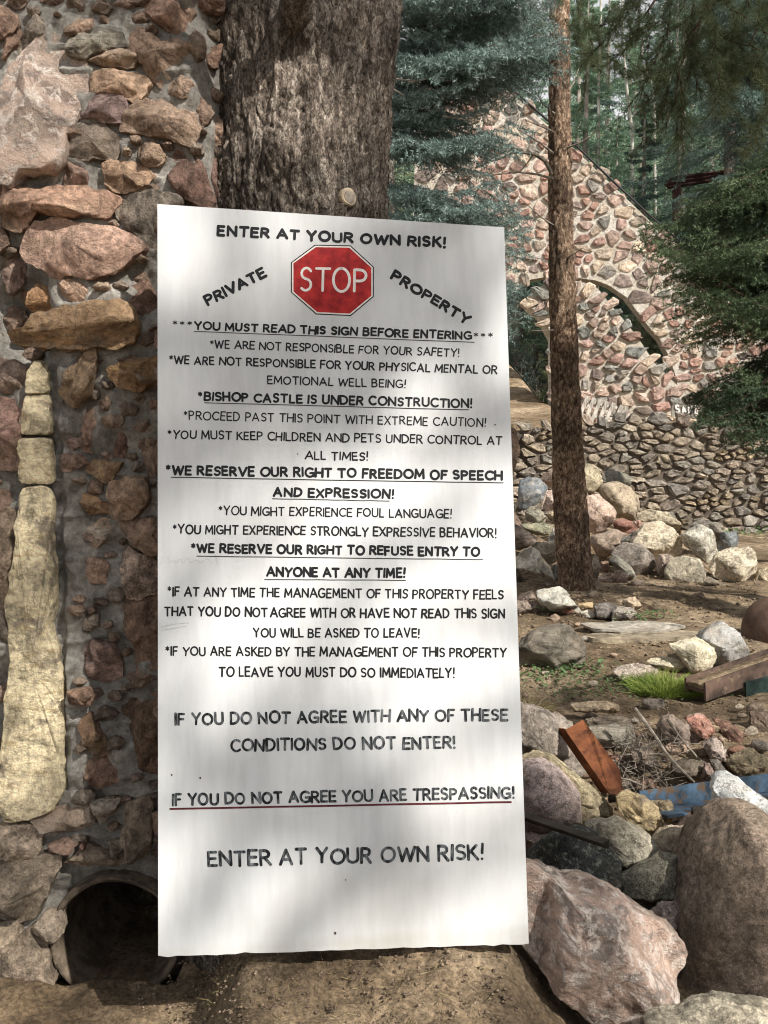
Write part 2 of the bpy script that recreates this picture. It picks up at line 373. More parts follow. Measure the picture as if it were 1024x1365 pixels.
def rubble_stones(parent,poly,Y,r0,r1,asp,seed,colors,prot=.08,gap=.06,maxn=290,mat=None,yfun=None):
    """stones laid in the face of a wall: poly in (x,z) metres on the plane Y"""
    g=np.random.default_rng(seed); rest=[]
    cells=voronoi_cells(poisson(poly,r0,r1,asp,seed,900),poly,asp,r1*1.1)
    cells.sort(key=lambda q:-np.ptp(q[1][:,0])*np.ptp(q[1][:,1]))
    for ic,(c,cell) in enumerate(cells):
        k=1-gap/max(math.sqrt(np.ptp(cell[:,0])*np.ptp(cell[:,1])),gap*2.2)*g.uniform(.8,1.7)
        cell=cell*max(k,.45); an=g.uniform(0,math.pi); st=g.uniform(.62,1.0); Rm=np.array([[math.cos(an),-math.sin(an)],[math.sin(an),math.cos(an)]]); cell=(cell@Rm*np.array([st,1.06]))@Rm.T
        cell=np.array([v*(1 if inside(c+v,poly) else .55) for v in cell])
        cell=cell*(1+g.uniform(-.1,.1,(len(cell),1)))
        e=cell.copy(); m=[]
        for a,b in zip(e,np.roll(e,-1,0)):         # cut the corners
            L=np.linalg.norm(b-a)
            if L<gap*.6: m.append((a+b)/2)
            else: m+= [a+(b-a)*.13,a+(b-a)*.87]
        e=np.array(m); n=len(e); pr=prot*g.uniform(.5,1.3); tl=g.uniform(-.35,.35,2)
        def ring(s,y): return np.c_[e[:,0]*s,np.full(n,y)-(s>0)*0+ (e@tl)*s*pr*1.2/max(np.ptp(e[:,0]),.05),e[:,1]*s]
        V=np.vstack([ring(1,.04),ring(1,-pr*.55)+g.normal(0,pr*.08,(n,3)),ring(.8,-pr)+g.normal(0,pr*.12,(n,3)),[[0,-pr*g.uniform(.8,1.25),0]]])
        F=[]
        for r_ in (0,1):
            for j in range(n):
                k2=(j+1)%n; F.append((r_*n+j,r_*n+k2,(r_+1)*n+k2,(r_+1)*n+j))
        for j in range(n): F.append((2*n+j,2*n+(j+1)%n,3*n))
        yy=Y if yfun is None else yfun(c[0])
        hx=colors[int(g.integers(len(colors)))]; kk=g.uniform(.85,1.35)
        if ic<maxn: obj('stone',mesh('stone',V,F,mat or M['farstone']),parent,(c[0],yy,c[1]),tuple((q_*.74+.26*sum(lin(hx)[:3])/3)*kk*1.05 for q_ in lin(hx)[:3])+(1,))
        else: rest.append((V+[c[0],yy,c[1]],F))
    if rest:
        V,F=merge(rest); o=localised('small_stones',V,F,M['farstone'],parent,lin(colors[0])); o['kind']='stuff'
def wall_body(name,poly,Y0,Y1,mat,parent,hump=0,cell=.25,seed=0):
    """solid wall: polygon (x,z), from Y0 (front) to Y1, front face gently uneven"""
    from mathutils.geometry import tessellate_polygon
    n=len(poly); T=[tuple(t) for t in tessellate_polygon([[Vector((x,z,0)) for x,z in poly]])]
    V=[(x,Y0,z) for x,z in poly]+[(x,Y1,z) for x,z in poly]; F=[]
    for t in T:
        (x0,z0),(x1,z1),(x2,z2)=[poly[i] for i in t]
        if (x1-x0)*(z2-z0)-(x2-x0)*(z1-z0)<0: t=t[::-1]
        F.append(t); F.append(tuple(i+n for i in t[::-1]))
    A=sum(poly[i][0]*poly[(i+1)%n][1]-poly[(i+1)%n][0]*poly[i][1] for i in range(n))
    for i in range(n):
        j=(i+1)%n; q=(i,n+i,n+j,j); F.append(q if A>0 else q[::-1])
    me=mesh(name,V,F,mat)
    return obj(name,me,parent,(0,0,0))
def tube_geo(path,rad,n=8,closed_ends=True,noise_amp=0,seed=0):
    path=np.array(path,float); rad=np.broadcast_to(np.array(rad,float),(len(path),)); V=[];F=[]
    T=np.gradient(path,axis=0); T/=np.maximum(np.linalg.norm(T,axis=1),1e-9)[:,None]
    ref=np.array([0,0,1.]) if abs(T[0][2])<.9 else np.array([1.,0,0]); a=np.cross(T[0],ref)
    for p,t,r in zip(path,T,rad):
        a=a-t*(a@t); a/=np.linalg.norm(a)+1e-9; b_=np.cross(t,a)
        for k in range(n):
            q=2*math.pi*k/n; V.append(p+(a*math.cos(q)+b_*math.sin(q))*r)
    for i in range(len(path)-1):
        for k in range(n): F.append((i*n+k,i*n+(k+1)%n,(i+1)*n+(k+1)%n,(i+1)*n+k))
    if closed_ends: F.append(tuple(range(n-1,-1,-1))); F.append(tuple((len(path)-1)*n+k for k in range(n)))
    V=np.array(V)
    if noise_amp: V=V+ np.stack([fbm(V*30,3,seed+j) for j in range(3)],1)*noise_amp
    return V,F
def merge(parts):
    V=[];F=[];o=0
    for v,f in parts: V.append(np.asarray(v,float)); F+= [tuple(i+o for i in q) for q in f]; o+=len(v)
    return np.vstack(V),F
def tube(name,path,rad,mat,parent=None,n=8,base=False,**kw):
    V,F=tube_geo(path,rad,n,**kw); return localised(name,V,F,mat,parent,smooth=True,base=base)
def box_geo(x0,x1,y0,y1,z0,z1,bev=0):
    V=[(x,y,z) for x in (x0,x1) for y in (y0,y1) for z in (z0,z1)]
    return np.array(V,float),[(0,1,3,2),(4,6,7,5),(0,4,5,1),(2,3,7,6),(0,2,6,4),(1,5,7,3)]
def ortho(d):
    a=np.cross(d,[0,0,1.]); n=np.linalg.norm(a,axis=-1,keepdims=True); a=np.where(n<1e-3,[1.,0,0],a/np.maximum(n,1e-6))
    return a,np.cross(d,a)
def needles(A,B,per_m,ln,wd,g,fwd=.6,up=0.0,flat=0.0):
    """thin triangles round the twigs A->B"""
    L=np.linalg.norm(B-A,axis=1); cnt=np.maximum((L*per_m).astype(int),3); i=np.repeat(np.arange(len(A)),cnt); n=len(i)
    t=g.uniform(0,1.03,n); d=(B-A)[i]/L[i][:,None]; a,b=ortho(d); q=g.uniform(0,2*math.pi,n)
    rad=a*np.cos(q)[:,None]+b*(np.sin(q)*(1-flat))[:,None]
    dr=rad+d*fwd+g.normal(0,.15,(n,3)); dr[:,2]+=up; dr/=np.linalg.norm(dr,axis=1)[:,None]
    base=A[i]+(B-A)[i]*t[:,None]; s=np.cross(dr,g.normal(size=(n,3))); s/=np.linalg.norm(s,axis=1)[:,None]
    l=(ln*g.uniform(.7,1.15,n))[:,None]
    V=np.stack([base-s*wd/2,base+s*wd/2,base+dr*l],1).reshape(-1,3)
    return V,np.arange(n*3).reshape(-1,3)
def strips(A,B,w,g):
    """twigs as thin three-sided spikes"""
    d=B-A; d/=np.maximum(np.linalg.norm(d,axis=1),1e-6)[:,None]; a,b=ortho(d); w=np.broadcast_to(w,(len(A),))[:,None]
    V=np.stack([A+a*w,A-a*w*.5+b*w*.8,A-a*w*.5-b*w*.8,B],1).reshape(-1,3); o=np.arange(len(A))[:,None]*4
    return V,np.concatenate([o+[0,1,3],o+[1,2,3],o+[2,0,3]])
def branch_skel(L,g,sec=.07,seclen=.38,sub=.06,droop=.12,tipup=.08,hang=.25):
    """skeleton of a conifer branch along +X: returns main, secondary and sub-twig segments"""
    def main(t): return np.array([L*t,0,-droop*L*math.sin(t*2.2)+tipup*L*t*t])
    ts=np.linspace(0,1,9); mainp=np.array([main(t) for t in ts]); mainp[:,1]+=np.cumsum(g.normal(0,.012*L,9))
    mA,mB=mainp[:-1],mainp[1:]; sA=[];sB=[];uA=[];uB=[]
    n=int(L/sec)
    for k in range(n):
        t=.12+.86*k/n; p=np.array([np.interp(t,ts,mainp[:,c]) for c in range(3)])
        for sd_ in (-1,1):
            if g.random()<.12: continue
            l=seclen*L*(1-t)**.6*(.35+.65*min(1,t*3))*g.uniform(.7,1.15)+.05
            an=R(g.uniform(40,62)); d=np.array([math.cos(an),sd_*math.sin(an),g.uniform(-.25,.12)-hang*.4])
            mid=p+d*l*.5; e=p+d*l+np.array([l*.15,0,-hang*l*.5]); sA+= [p,mid]; sB+= [mid,e]
            m=int(l/sub)
            for j in range(m):
                tt=.15+.85*j/max(m,1); q=p+d*l*tt+np.array([0,0,-hang*l*.5*tt*tt])
                for s2 in (-1,1):
                    if g.random()<.2: continue
                    a2=math.atan2(d[1],d[0])+s2*R(g.uniform(30,55)); l2=min(.16,l*.45)*(1-tt*.6)*g.uniform(.7,1.2)+.02
                    uA.append(q); uB.append(q+np.array([math.cos(a2),math.sin(a2),g.uniform(-.35,.2)])*l2)
    f=lambda x:np.array(x).reshape(-1,3)
    return mA,mB,f(sA),f(sB),f(uA),f(uB)
def branch_mesh(name,L,seed,needle,wood,per_m,ln,wd,wood_r=.012,**kw):
    g=np.random.default_rng(seed); mA,mB,sA,sB,uA,uB=branch_skel(L,g,**kw)
    parts=[]; 
    V1,F1=strips(mA,mB+(mB-mA)*.25,wood_r*np.linspace(1,.3,len(mA)),g); V2,F2=strips(sA,sB,wood_r*.3,g)
    V3,F3=needles(np.vstack([sA,uA]),np.vstack([sB,uB]),per_m,ln,wd,g)
    V=np.vstack([V1,V2,V3]); F=np.vstack([F1,F2+len(V1),F3+len(V1)+len(V2)])
    mi=np.r_[np.zeros(len(F1)+len(F2),int),np.ones(len(F3),int)]
    return mesh(name,V,F,[wood,needle],mi)
def place_branch(me,L,root,tip,parent,g,name='branch'):
    root=np.array(root,float); tip=np.array(tip,float); d=tip-root; l=np.linalg.norm(d)
    X=Vector(d/l); up=Vector((g.normal(0,.12),g.normal(0,.12),1)); Yv_=up.cross(X).normalized(); Zv=X.cross(Yv_)
    m=Matrix((X,Yv_,Zv)).transposed().to_4x4(); s=l/L; m=Matrix.Translation(Vector(root)-parent.location)@m@Matrix.Diagonal((s,s*g.uniform(.85,1.15)*(1 if g.random()<.5 else -1),s,1))
    o=bpy.data.objects.new(name,me); col.objects.link(o); o.parent=parent; o.matrix_basis=m; return o
# ---------------------------------------------------------------- ground
def terrain(x,y):
    x=np.asarray(x,float); y=np.asarray(y,float)
    z=-.12*sstep(4.9,4.2,y)
    # drainage hollow in front of the stone pillar
    z=z-.26*sstep(-.42,-.66,x)*sstep(5.2,3.6,y)
    # mound the board stands on, round the foot of the big tree
    z=z+.06*np.exp(-(((x+.05)/.42)**4+((y-3.35)/.72)**4))
    z=z-.27*sstep(.36,.72,x)*sstep(5.05,4.35,y)
    z=z+.10*sstep(.62,.2,x)*sstep(-.5,-.2,x)*sstep(4.4,5.4,y)
    # small step by the buried slabs
    z=z+.05*sstep(6.6,7.1,y+.12*np.sin(x*5))*sstep(1.2,1.8,x)
    # heap under the boulders against the retaining wall
    z=z+sstep(10.6,14.6,y)*.42*sstep(5.0,2.5,x-.12*(y-9.8))*sstep(15.6,15.4,y)
    # terrace and hillside behind the wall
    up=sstep(16.15,16.7,y); z=z*(1-up)+up*2.08
    z=z+np.clip(y-17.3,0,9.7)*.18*sstep(4.5,3.5,x)+np.clip(y-22,0,None)*.10+np.clip(np.minimum(y,140)-32,0,None)**1.25*.10
    z=z+np.clip(-x-2,0,None)*.04+np.clip(x-5,0,None)*.05*sstep(3,8,y)
    return z
def tz(x,y): return float(terrain(np.array([x]),np.array([y]))[0])
def tzn(X,Y):
    Pn=np.c_[X,Y,np.zeros_like(X)]; near=1/(1+np.maximum(Y-3,0)*.25)
    z=terrain(X,Y)+.05*fbm(Pn*1.1,4,3)+.026*fbm(Pn*7,4,5)*near+.014*fbm(Pn*22,4,8)*near
    d=np.hypot(X-.02,Y-2.7)
    return z
def ax(c,fine,n,lo,hi,g=1.035):
    a=[c];s=fine
    while a[-1]<hi: a.append(a[-1]+s); s*=g
    b=[c];s=fine
    while b[-1]>lo: b.append(b[-1]-s); s*=g
    return np.array(b[::-1][:-1]+a)
gx=ax(.2,.016,0,-150,150,1.03); gy=ax(3.0,.014,0,-60,230,1.022)
GX,GY=np.meshgrid(gx,gy); gz=tzn(GX.ravel(),GY.ravel())
# the culvert pipe leaves the hollow under the wall: keep the ground sheet clear of the pipe bore
PC=P(157,1246,3.36); PR=.232
GV=np.c_[GX.ravel(),GY.ravel(),gz]
inp=(abs(GV[:,0]-PC[0])<PR+.03)&(GV[:,1]>3.22)&(GV[:,1]<5.2); GV[inp,2]=np.minimum(GV[inp,2],PC[2]-PR*.86)
nx=len(gx); I=np.arange(len(gy)-1)[:,None]*nx+np.arange(nx-1)[None]
GF=np.stack([I,I+1,I+nx+1,I+nx],-1).reshape(-1,4)
ground=obj('ground',mesh('ground',GV,GF,M['soil'],smooth=True)); tag(ground,kind='structure')
GVz=GV[:,2].reshape(GX.shape)
def gzat(x,y):
    i=int(np.clip(np.searchsorted(gy,y),1,len(gy)-1)); j=int(np.clip(np.searchsorted(gx,x),1,nx-1)); return float(GVz[i,j])
# ---------------------------------------------------------------- stone pillar on the left
pil=empty('stone_pillar',(PC[0]-.35,3.4,-.4),'tall rough stone and grey mortar pillar with a culvert at its foot, left of the big tree','pillar')
def wallY(x,z):
    Pn=np.c_[x,np.zeros_like(x),z]
    y=3.37+.034*fbm(Pn*4.5,4,21)+.017*fbm(Pn*13,5,22)-.022*(1-np.abs(vn(Pn*np.array([7,1,13]),25)))**4
    y=y+.15*sstep(-.74,-.58,x)**2
    cx,cz=P(20,420,3.4)[0],P(20,420,3.4)[2]
    y=y+.16*np.exp(-(((x-cx)/.13)**4+((z-cz)/.23)**4))
    a1,a2,z1,z2=P(76,700,3.3)[0],P(98,700,3.3)[0],P(90,1090,3.3)[2],P(90,480,3.3)[2]
    y=y-.040*sstep(a1-.01,a1+.02,x)*sstep(a2+.045,a2-.005,x)*sstep(z1-.03,z1+.03,z)*sstep(z2+.03,z2-.05,z)*(1+.5*fbm(Pn*9,3,31))
    e=P(180,1150,3.4); y=y+.05*np.exp(-(((x-PC[0]-.02)/.33)**6+((z-PC[2]+.05)/.36)**6))
    return y
xs=np.arange(-2.3,-.50,.011); zs=np.arange(-.75,3.6,.011)
WX,WZ=np.meshgrid(xs,zs); wy=wallY(WX.ravel(),WZ.ravel()); WV=np.c_[WX.ravel(),wy,WZ.ravel()]
n=len(xs); I=np.arange(len(zs)-1)[:,None]*n+np.arange(n-1)[None]; WF=np.stack([I,I+1,I+n+1,I+n],-1).reshape(-1,4)
cc=WV[WF].mean(1); keep=np.hypot(cc[:,0]-PC[0],cc[:,2]-PC[2])>PR+.012; WF=WF[keep]
# sides, top and back
nb=len(WV); ex=[]; EF=[]
def sheet(A,B):
    global nb
    k=len(A); ex.extend([A,B]); o=nb; nb+=2*k
    for i in range(k-1): EF.append((o+i,o+i+1,o+k+i+1,o+k+i))
g2=WV.reshape(len(zs),n,3)
for edge in (g2[:,-1],g2[:,0],g2[-1]):
    B=edge.copy(); B[:,1]=4.9; sheet(edge.copy(),B)
WV=np.vstack([WV]+ex); WF=np.vstack([WF,np.array(EF)])
o=obj('mortar',mesh('mortar',WV,WF,M['mortar'],smooth=True),pil,(0,0,0))
# culvert pipe
def ring(r,y,n=56): return [(PC[0]+math.cos(a)*r,y,PC[2]+math.sin(a)*r) for a in np.linspace(0,2*math.pi,n,endpoint=False)]
M['pipe']=simple('rusty_clay_pipe',lin('4a4036'),lin('7a6d5e'),14,.95,60,.9,.012)
V=[];F=[];rs=[(PR+.02,3.46),(PR+.02,3.33),(PR+.012,3.315),(PR,3.32),(PR-.006,3.34)]+[(PR-.006,3.34+.25*k) for k in range(1,13)]
for r_,y_ in rs: V+=ring(r_,y_)
for i in range(len(rs)-1):
    for k in range(56): F.append((i*56+k,i*56+(k+1)%56,(i+1)*56+(k+1)%56,(i+1)*56+k))
F.append(tuple((len(rs)-1)*56+k for k in range(56)))
V=np.array(V); V+=np.stack([fbm(V*12,3,5+j) for j in range(3)],1)*.004
pp=empty('culvert_pipe',(PC[0],3.3,PC[2]-PR),'round brown culvert pipe opening at the foot of the stone pillar','pipe')
obj('pipe_wall',mesh('pipe_wall',V,F,M['pipe'],smooth=True),pp)
V,F=tube_geo([(PC[0]+math.cos(a)*(PR+.012),3.318,PC[2]+math.sin(a)*(PR+.012)) for a in np.linspace(R(-35),R(205),40)],.006,6,noise_amp=.004)
obj('rim',mesh('rim',V,F,M['pipe'],smooth=True),pp)
A0=((0,0,340,340),1024); B0=((0,340,240,700),910); C0=((0,680,240,1040),910); D0=((0,1005,360,1365),1024)
wall_st=[ # view, outline, colour, kind, extra protrusion
(A0,[(180,140),(240,170),(330,260),(330,370),(290,440),(255,520),(245,600),(190,670),(90,660),(60,720),(0,690),(-60,500),(-30,380),(60,250),(120,190)],'a5887b','crag',.05),
(A0,[(455,0),(600,0),(560,30),(480,40),(450,20)],'8f6a55','plain',0),
(A0,[(600,-30),(690,10),(740,60),(800,170),(785,200),(700,150),(640,100),(585,40)],'8c5f48','plain',.02),
(A0,[(490,95),(530,95),(640,170),(720,180),(780,220),(770,290),(720,370),(690,370),(600,300),(550,220),(490,190),(475,120)],'8d6a50','plain',0),
(A0,[(280,190),(330,150),(420,120),(480,130),(490,180),(420,195),(340,232),(285,215)],'7e8072','plain',.02),
(A0,[(370,215),(430,198),(530,195),(555,230),(530,265),(430,262),(350,240)],'a58467','plain',.03),
(A0,[(385,300),(440,285),(540,290),(598,325),(575,370),(530,405),(480,375),(375,360)],'a77d57','plain',.03),
(A0,[(330,410),(370,375),(480,375),(510,430),(500,485),(420,480),(315,470)],'87666a','plain',.03),
(A0,[(520,430),(560,408),(650,410),(770,460),(785,510),(760,560),(720,568),(630,540),(500,515),(515,460)],'8c6c53','plain',.03),
(A0,[(325,490),(400,485),(485,570),(450,630),(265,640),(285,570)],'75695e','plain',0),
(A0,[(560,590),(610,560),(660,620),(640,655),(590,665),(555,630)],'96704f','plain',.03),
(A0,[(420,660),(450,648),(560,660),(620,705),(570,740),(490,768),(425,740)],'a3764b','plain',.03),
(A0,[(265,660),(335,648),(350,690),(345,745),(290,752),(262,735)],'8f6357','plain',.01),
(A0,[(30,735),(60,735),(130,765),(200,740),(330,745),(465,790),(450,820),(400,872),(250,855),(130,850),(100,920),(20,910),(25,830)],'a8714f','plain',.04),
(((0,0,1024,1365),1024),[(50,297),(80,290),(110,298),(146,309),(176,314),(190,329),(165,345),(150,355),(113,372),(98,365),(75,365),(45,350),(35,335)],'a3725c','plain',.04),
(((0,0,1024,1365),1024),[(153,266),(186,259),(232,262),(240,270),(225,300),(215,335),(192,325),(180,312),(160,290)],'6f675c','plain',.0),
(A0,[(700,610),(740,600),(810,670),(840,760),(850,830),(740,800),(690,720),(660,660)],'7c4f40','plain',.02),
(A0,[(830,645),(885,640),(885,830),(850,800),(825,720)],'7a5248','plain',.03),
(A0,[(805,480),(860,460),(895,500),(890,580),(840,560)],'8a654c','plain',0),
(A0,[(790,205),(885,180),(870,270),(785,278)],'80563e','plain',0),
(A0,[(0,30),(60,55),(70,90),(20,150),(-30,145),(-30,40)],'8e654d','plain',.03),
(A0,[(10,170),(60,110),(85,130),(60,190),(20,240),(5,230)],'8a6048','plain',0),
(A0,[(100,140),(150,75),(200,110),(180,160),(100,205),(60,210)],'7c7467','plain',0),
(A0,[(262,110),(320,78),(365,72),(365,110),(330,138),(265,135)],'9c765c','plain',.02),
(A0,[(160,0),(255,-10),(250,18),(200,22)],'7a5747','plain',0),
(A0,[(700,-20),(895,-20),(890,40),(780,38)],'80563f','plain',.02),
(A0,[(-60,640),(40,660),(90,730),(20,740),(-40,730)],'93736a','vein',0),
(A0,[(-40,750),(16,745),(18,850),(-40,860)],'94634b','plain',0),
(A0,[(-60,880),(20,870),(30,980),(-20,1010),(-60,1000)],'8a6450','plain',0),
(B0,[(160,200),(200,150),(290,190),(310,255),(210,290),(150,270)],'a1764a','sand',.02),
(B0,[(310,160),(350,125),(440,140),(480,210),(460,245),(380,262),(330,220)],'a37658','plain',.0),
(B0,[(625,190),(740,130),(785,220),(790,300),(740,335),(660,290),(620,250)],'82543e','plain',.0),
(B0,[(80,385),(150,365),(200,320),(330,290),(480,255),(600,245),(660,300),(668,350),(655,435),(570,455),(350,462),(120,460),(90,430)],'a5825a','sand',.10),
(B0,[(430,470),(475,470),(470,540),(440,690),(380,755),(330,740),(295,690),(340,610),(400,560)],'93795b','sand',.04),
(B0,[(550,570),(620,540),(790,510),(820,620),(700,680),(610,665),(560,620)],'80603a','sand',.05),
(B0,[(400,790),(540,785),(490,850),(470,990),(375,985),(385,860)],'a16d57','plain',-.01),
(B0,[(585,865),(640,880),(655,920),(630,1020),(570,1010),(590,920)],'7f5140','plain',.0),
(B0,[(310,1010),(400,1010),(440,1050),(350,1090),(310,1085)],'8a6352','plain',0),
(B0,[(450,1070),(490,1035),(610,1050),(570,1120),(520,1148),(440,1090)],'8f7350','sand',0),
(B0,[(555,1160),(620,1130),(720,1135),(740,1180),(735,1260),(680,1310),(600,1328),(560,1300),(548,1220)],'946f4e','plain',.05),
(B0,[(410,1205),(480,1220),(550,1270),(555,1300),(430,1305),(385,1260)],'96734f','sand',.03),
(B0,[(-60,520),(60,540),(140,580),(140,640),(130,740),(70,720),(-60,690)],'85695a','plain',.03),
(B0,[(-80,740),(60,745),(130,760),(125,830),(95,900),(110,1080),(-80,1060)],'925f52','plain',.03),
(B0,[(-40,1180),(50,1200),(55,1250),(20,1300),(-40,1295)],'8b5f4b','plain',0),
(B0,[(735,930),(800,900),(830,1120),(750,1110),(725,1010)],'7d5b45','plain',0),
(B0,[(-60,0),(60,10),(155,110),(150,150),(60,110),(-60,60)],'6e5442','plain',-.05),
(B0,[(80,130),(160,160),(150,300),(90,420),(70,300)],'5f4a3e','plain',-.08),
(B0,[(760,740),(800,725),(830,780),(760,785)],'8d5f4c','plain',0),
(C0,[(-80,0),(80,20),(90,120),(85,220),(40,300),(60,400),(70,490),(-80,530)],'80694f','plain',.03),
(C0,[(-60,540),(70,500),(75,560),(55,680),(-60,700)],'6e6353','plain',.02),
(C0,[(-40,890),(50,890),(50,970),(-40,980)],'8b6a5a','plain',0),
(C0,[(-40,1080),(20,1150),(10,1230),(-40,1230)],'7e6450','plain',0),
(C0,[(400,140),(500,50),(560,55),(600,100),(490,185),(410,160)],'a3856a','vein',.0),
(C0,[(610,60),(740,40),(800,50),(820,190),(755,230),(700,190),(620,110)],'8a664d','plain',.02),
(C0,[(615,230),(660,205),(790,260),(820,400),(715,445),(650,420),(620,310)],'a18574','granite',.04),
(C0,[(360,270),(400,260),(480,240),(545,270),(530,370),(360,360)],'a67a60','plain',-.01),
(C0,[(635,460),(720,460),(820,430),(820,780),(700,805),(690,700),(650,600)],'7e583e','plain',.02),
(C0,[(410,700),(480,660),(560,680),(610,770),(600,830),(530,860),(470,840),(400,760)],'936a62','plain',.03),
(C0,[(345,920),(440,905),(465,950),(450,990),(350,980)],'8e6142','plain',.02),
(C0,[(395,1080),(450,1040),(530,1160),(540,1220),(490,1250),(450,1220)],'85664a','sand',.04),
(C0,[(410,1240),(550,1240),(610,1310),(600,1365),(500,1400),(440,1400),(405,1290)],'96664c','plain',.03),
(C0,[(610,1000),(700,950),(820,950),(820,1330),(700,1300),(650,1200),(600,1080)],'75502f','plain',.02),
(C0,[(380,540),(490,530),(500,590),(430,610),(370,580)],'807060','plain',-.015),
(D0,[(120,240),(200,205),(330,200),(350,260),(280,290),(170,285)],'a08670','vein',.04),
(D0,[(350,180),(450,175),(430,220),(380,270),(340,210)],'8b8172','plain',.04),
(D0,[(480,200),(560,180),(575,300),(555,370),(500,390),(460,340),(475,260)],'857158','plain',.06),
(D0,[(-40,285),(100,280),(140,320),(140,370),(60,405),(-40,420)],'a99378','granite',.06),
(D0,[(185,350),(240,330),(290,345),(250,390),(190,385)],'8a6250','plain',.05),
(D0,[(-60,430),(80,410),(210,405),(160,550),(120,620),(60,640),(-60,640)],'85765f','plain',.08),
(D0,[(-60,650),(50,650),(60,700),(0,820),(-60,840)],'8d7c62','plain',.07),
(D0,[(50,720),(110,685),(160,730),(185,860),(100,900),(-40,915),(-40,840)],'7b6a53','plain',.08),
(D0,[(170,610),(220,610),(232,670),(215,700),(140,690),(130,660)],'90816b','plain',.07),
(D0,[(290,385),(340,350),(430,390),(500,400),(450,420),(330,425),(250,415)],'7e6850','plain',.04),
(D0,[(520,20),(620,0),(620,70),(540,50)],'7e5136','plain',.0),
(D0,[(300,350),(325,330),(322,362)],'8d5a46','plain',.05),
(D0,[(405,340),(460,330),(480,400),(430,400)],'7c6c56','plain',.03),
]
for q in [(236,20,20,16),(262,60,14,18),(246,118,18,12),(270,150,13,16),(230,150,16,10),(252,176,20,9),(282,200,9,18),(215,12,14,10),(100,178,14,9),(60,262,10,8),(126,190,12,8),(128,365,16,9),(190,372,14,9),(60,455,12,10),(98,590,12,9),(150,560,14,9),(196,590,10,14),(118,712,14,9),(100,815,10,8),(185,905,14,10),(128,925,12,8),(160,1065,12,9),(30,1120,9,7),(196,720,10,8),(170,480,14,9),(110,480,9,8),(18,360,16,26),(20,430,18,22),(40,395,14,12),(12,330,14,12),(45,470,12,9)]:
    rr_=np.random.default_rng(int(q[0]*q[1]+q[2])); wall_st.append((((0,0,1024,1365),1024),[(q[0]+math.cos(t)*q[2]*rr_.uniform(.75,1.25),q[1]+math.sin(t)*q[3]*rr_.uniform(.75,1.25)) for t in np.linspace(0,2*math.pi,7,endpoint=False)],['85634d','8e6c54','77604f','8b6a60','7d6f60'][int(q[0])%5],'plain',.0 if q[1]>300 or q[0]>80 else -.02))
def wallstone(view,pts,hx,kind,prot,i,par=pil):
    q=Z(view[0],view[1],pts); c=centroid(q); q=[tuple(c+(np.array(a)-c)*1.13) for a in q]; c3=P(c[0],c[1],3.37); yw=float(wallY(c3[:1],c3[2:])[0])
    w_=min(np.ptp([a for a,b in q]),np.ptp([b for a,b in q]))*PS(3.3)
    D=min(max(.34*w_,.035),.10); Y=yw-prot*.75-.005
    cr=lin(hx); l_=sum(cr[:3])/3; tan=(1.22,.98,.78); f_=.55 if 's' not in kind[0] else .15; cr=tuple(((a*.80+l_*.20)*(1-f_)+l_*tan[j]*f_)*1.5 for j,a in enumerate(cr[:3]))+(1,)
    return stone_px('stone',q,Y,D+max(prot,0)*.6,M[kind],cr,100+i,par,box=.26,facets=9,rough=.055,nr=22,nseg=56,freq=1.3,fcut=(.4,.85),jag=.035,fine=.0025)
polys=[Z(v[0],v[1],p_) for v,p_,_,_,_ in wall_st]; polys=[[tuple(centroid(q)+(np.array(a)-centroid(q))*1.16) for a in q] for q in polys]+[[(0,475),(92,475),(96,1100),(0,1105)]]
gw=np.random.default_rng(77); small=[]
for _ in range(4000):
    a,b=gw.uniform(-10,285),gw.uniform(-20,1140)
    if a>212 and b>262: continue
    if math.hypot(a-157,b-1246)<112: continue
    rr=gw.uniform(6,14)
    if any(inside((a+rr*.9*math.cos(t),b+rr*.7*math.sin(t)),q) for q in polys for t in (0,1.57,3.14,4.71)): continue
    if any(math.hypot(a-x_,(b-y_)*1.2)<(rr+r2)*1.05 for x_,y_,r2 in small): continue
    small.append((a,b,rr))
    if len(small)>=85: break
for a,b,rr in small:
    wall_st.append((((0,0,1024,1365),1024),[(a+math.cos(t)*rr*gw.uniform(.75,1.25),b+math.sin(t)*rr*.75*gw.uniform(.7,1.25)) for t in np.linspace(0,2*math.pi,7,endpoint=False)],['85634d','8e6c54','77604f','8b7060','7d6f60','94795c'][int(a)%6],'plain',gw.uniform(0,.02)))
for i,(v,p_,hx,kind,pr) in enumerate(wall_st): wallstone(v,p_,hx,kind,pr,i)
# further stones outside the traced part (left of the frame and behind the board)
g=np.random.default_rng(5)
for k in range(34):
    if k<16: px,py=g.uniform(-190,-60),g.uniform(-60,1250)
    else: px,py=g.uniform(225,262),300+(k-16)*50+g.uniform(-8,8)
    a=g.uniform(18,30); pts=[(px+math.cos(t)*a*g.uniform(.8,1.2)*(1 if px>0 else 1.8),py+math.sin(t)*a*g.uniform(.6,1.0)) for t in np.linspace(0,2*math.pi,8,endpoint=False)]
    wallstone(((0,0,1024,1365),1024),pts,['8d6a50','96704f','7e583e','936a62'][k%4],'plain',.01,300+k)
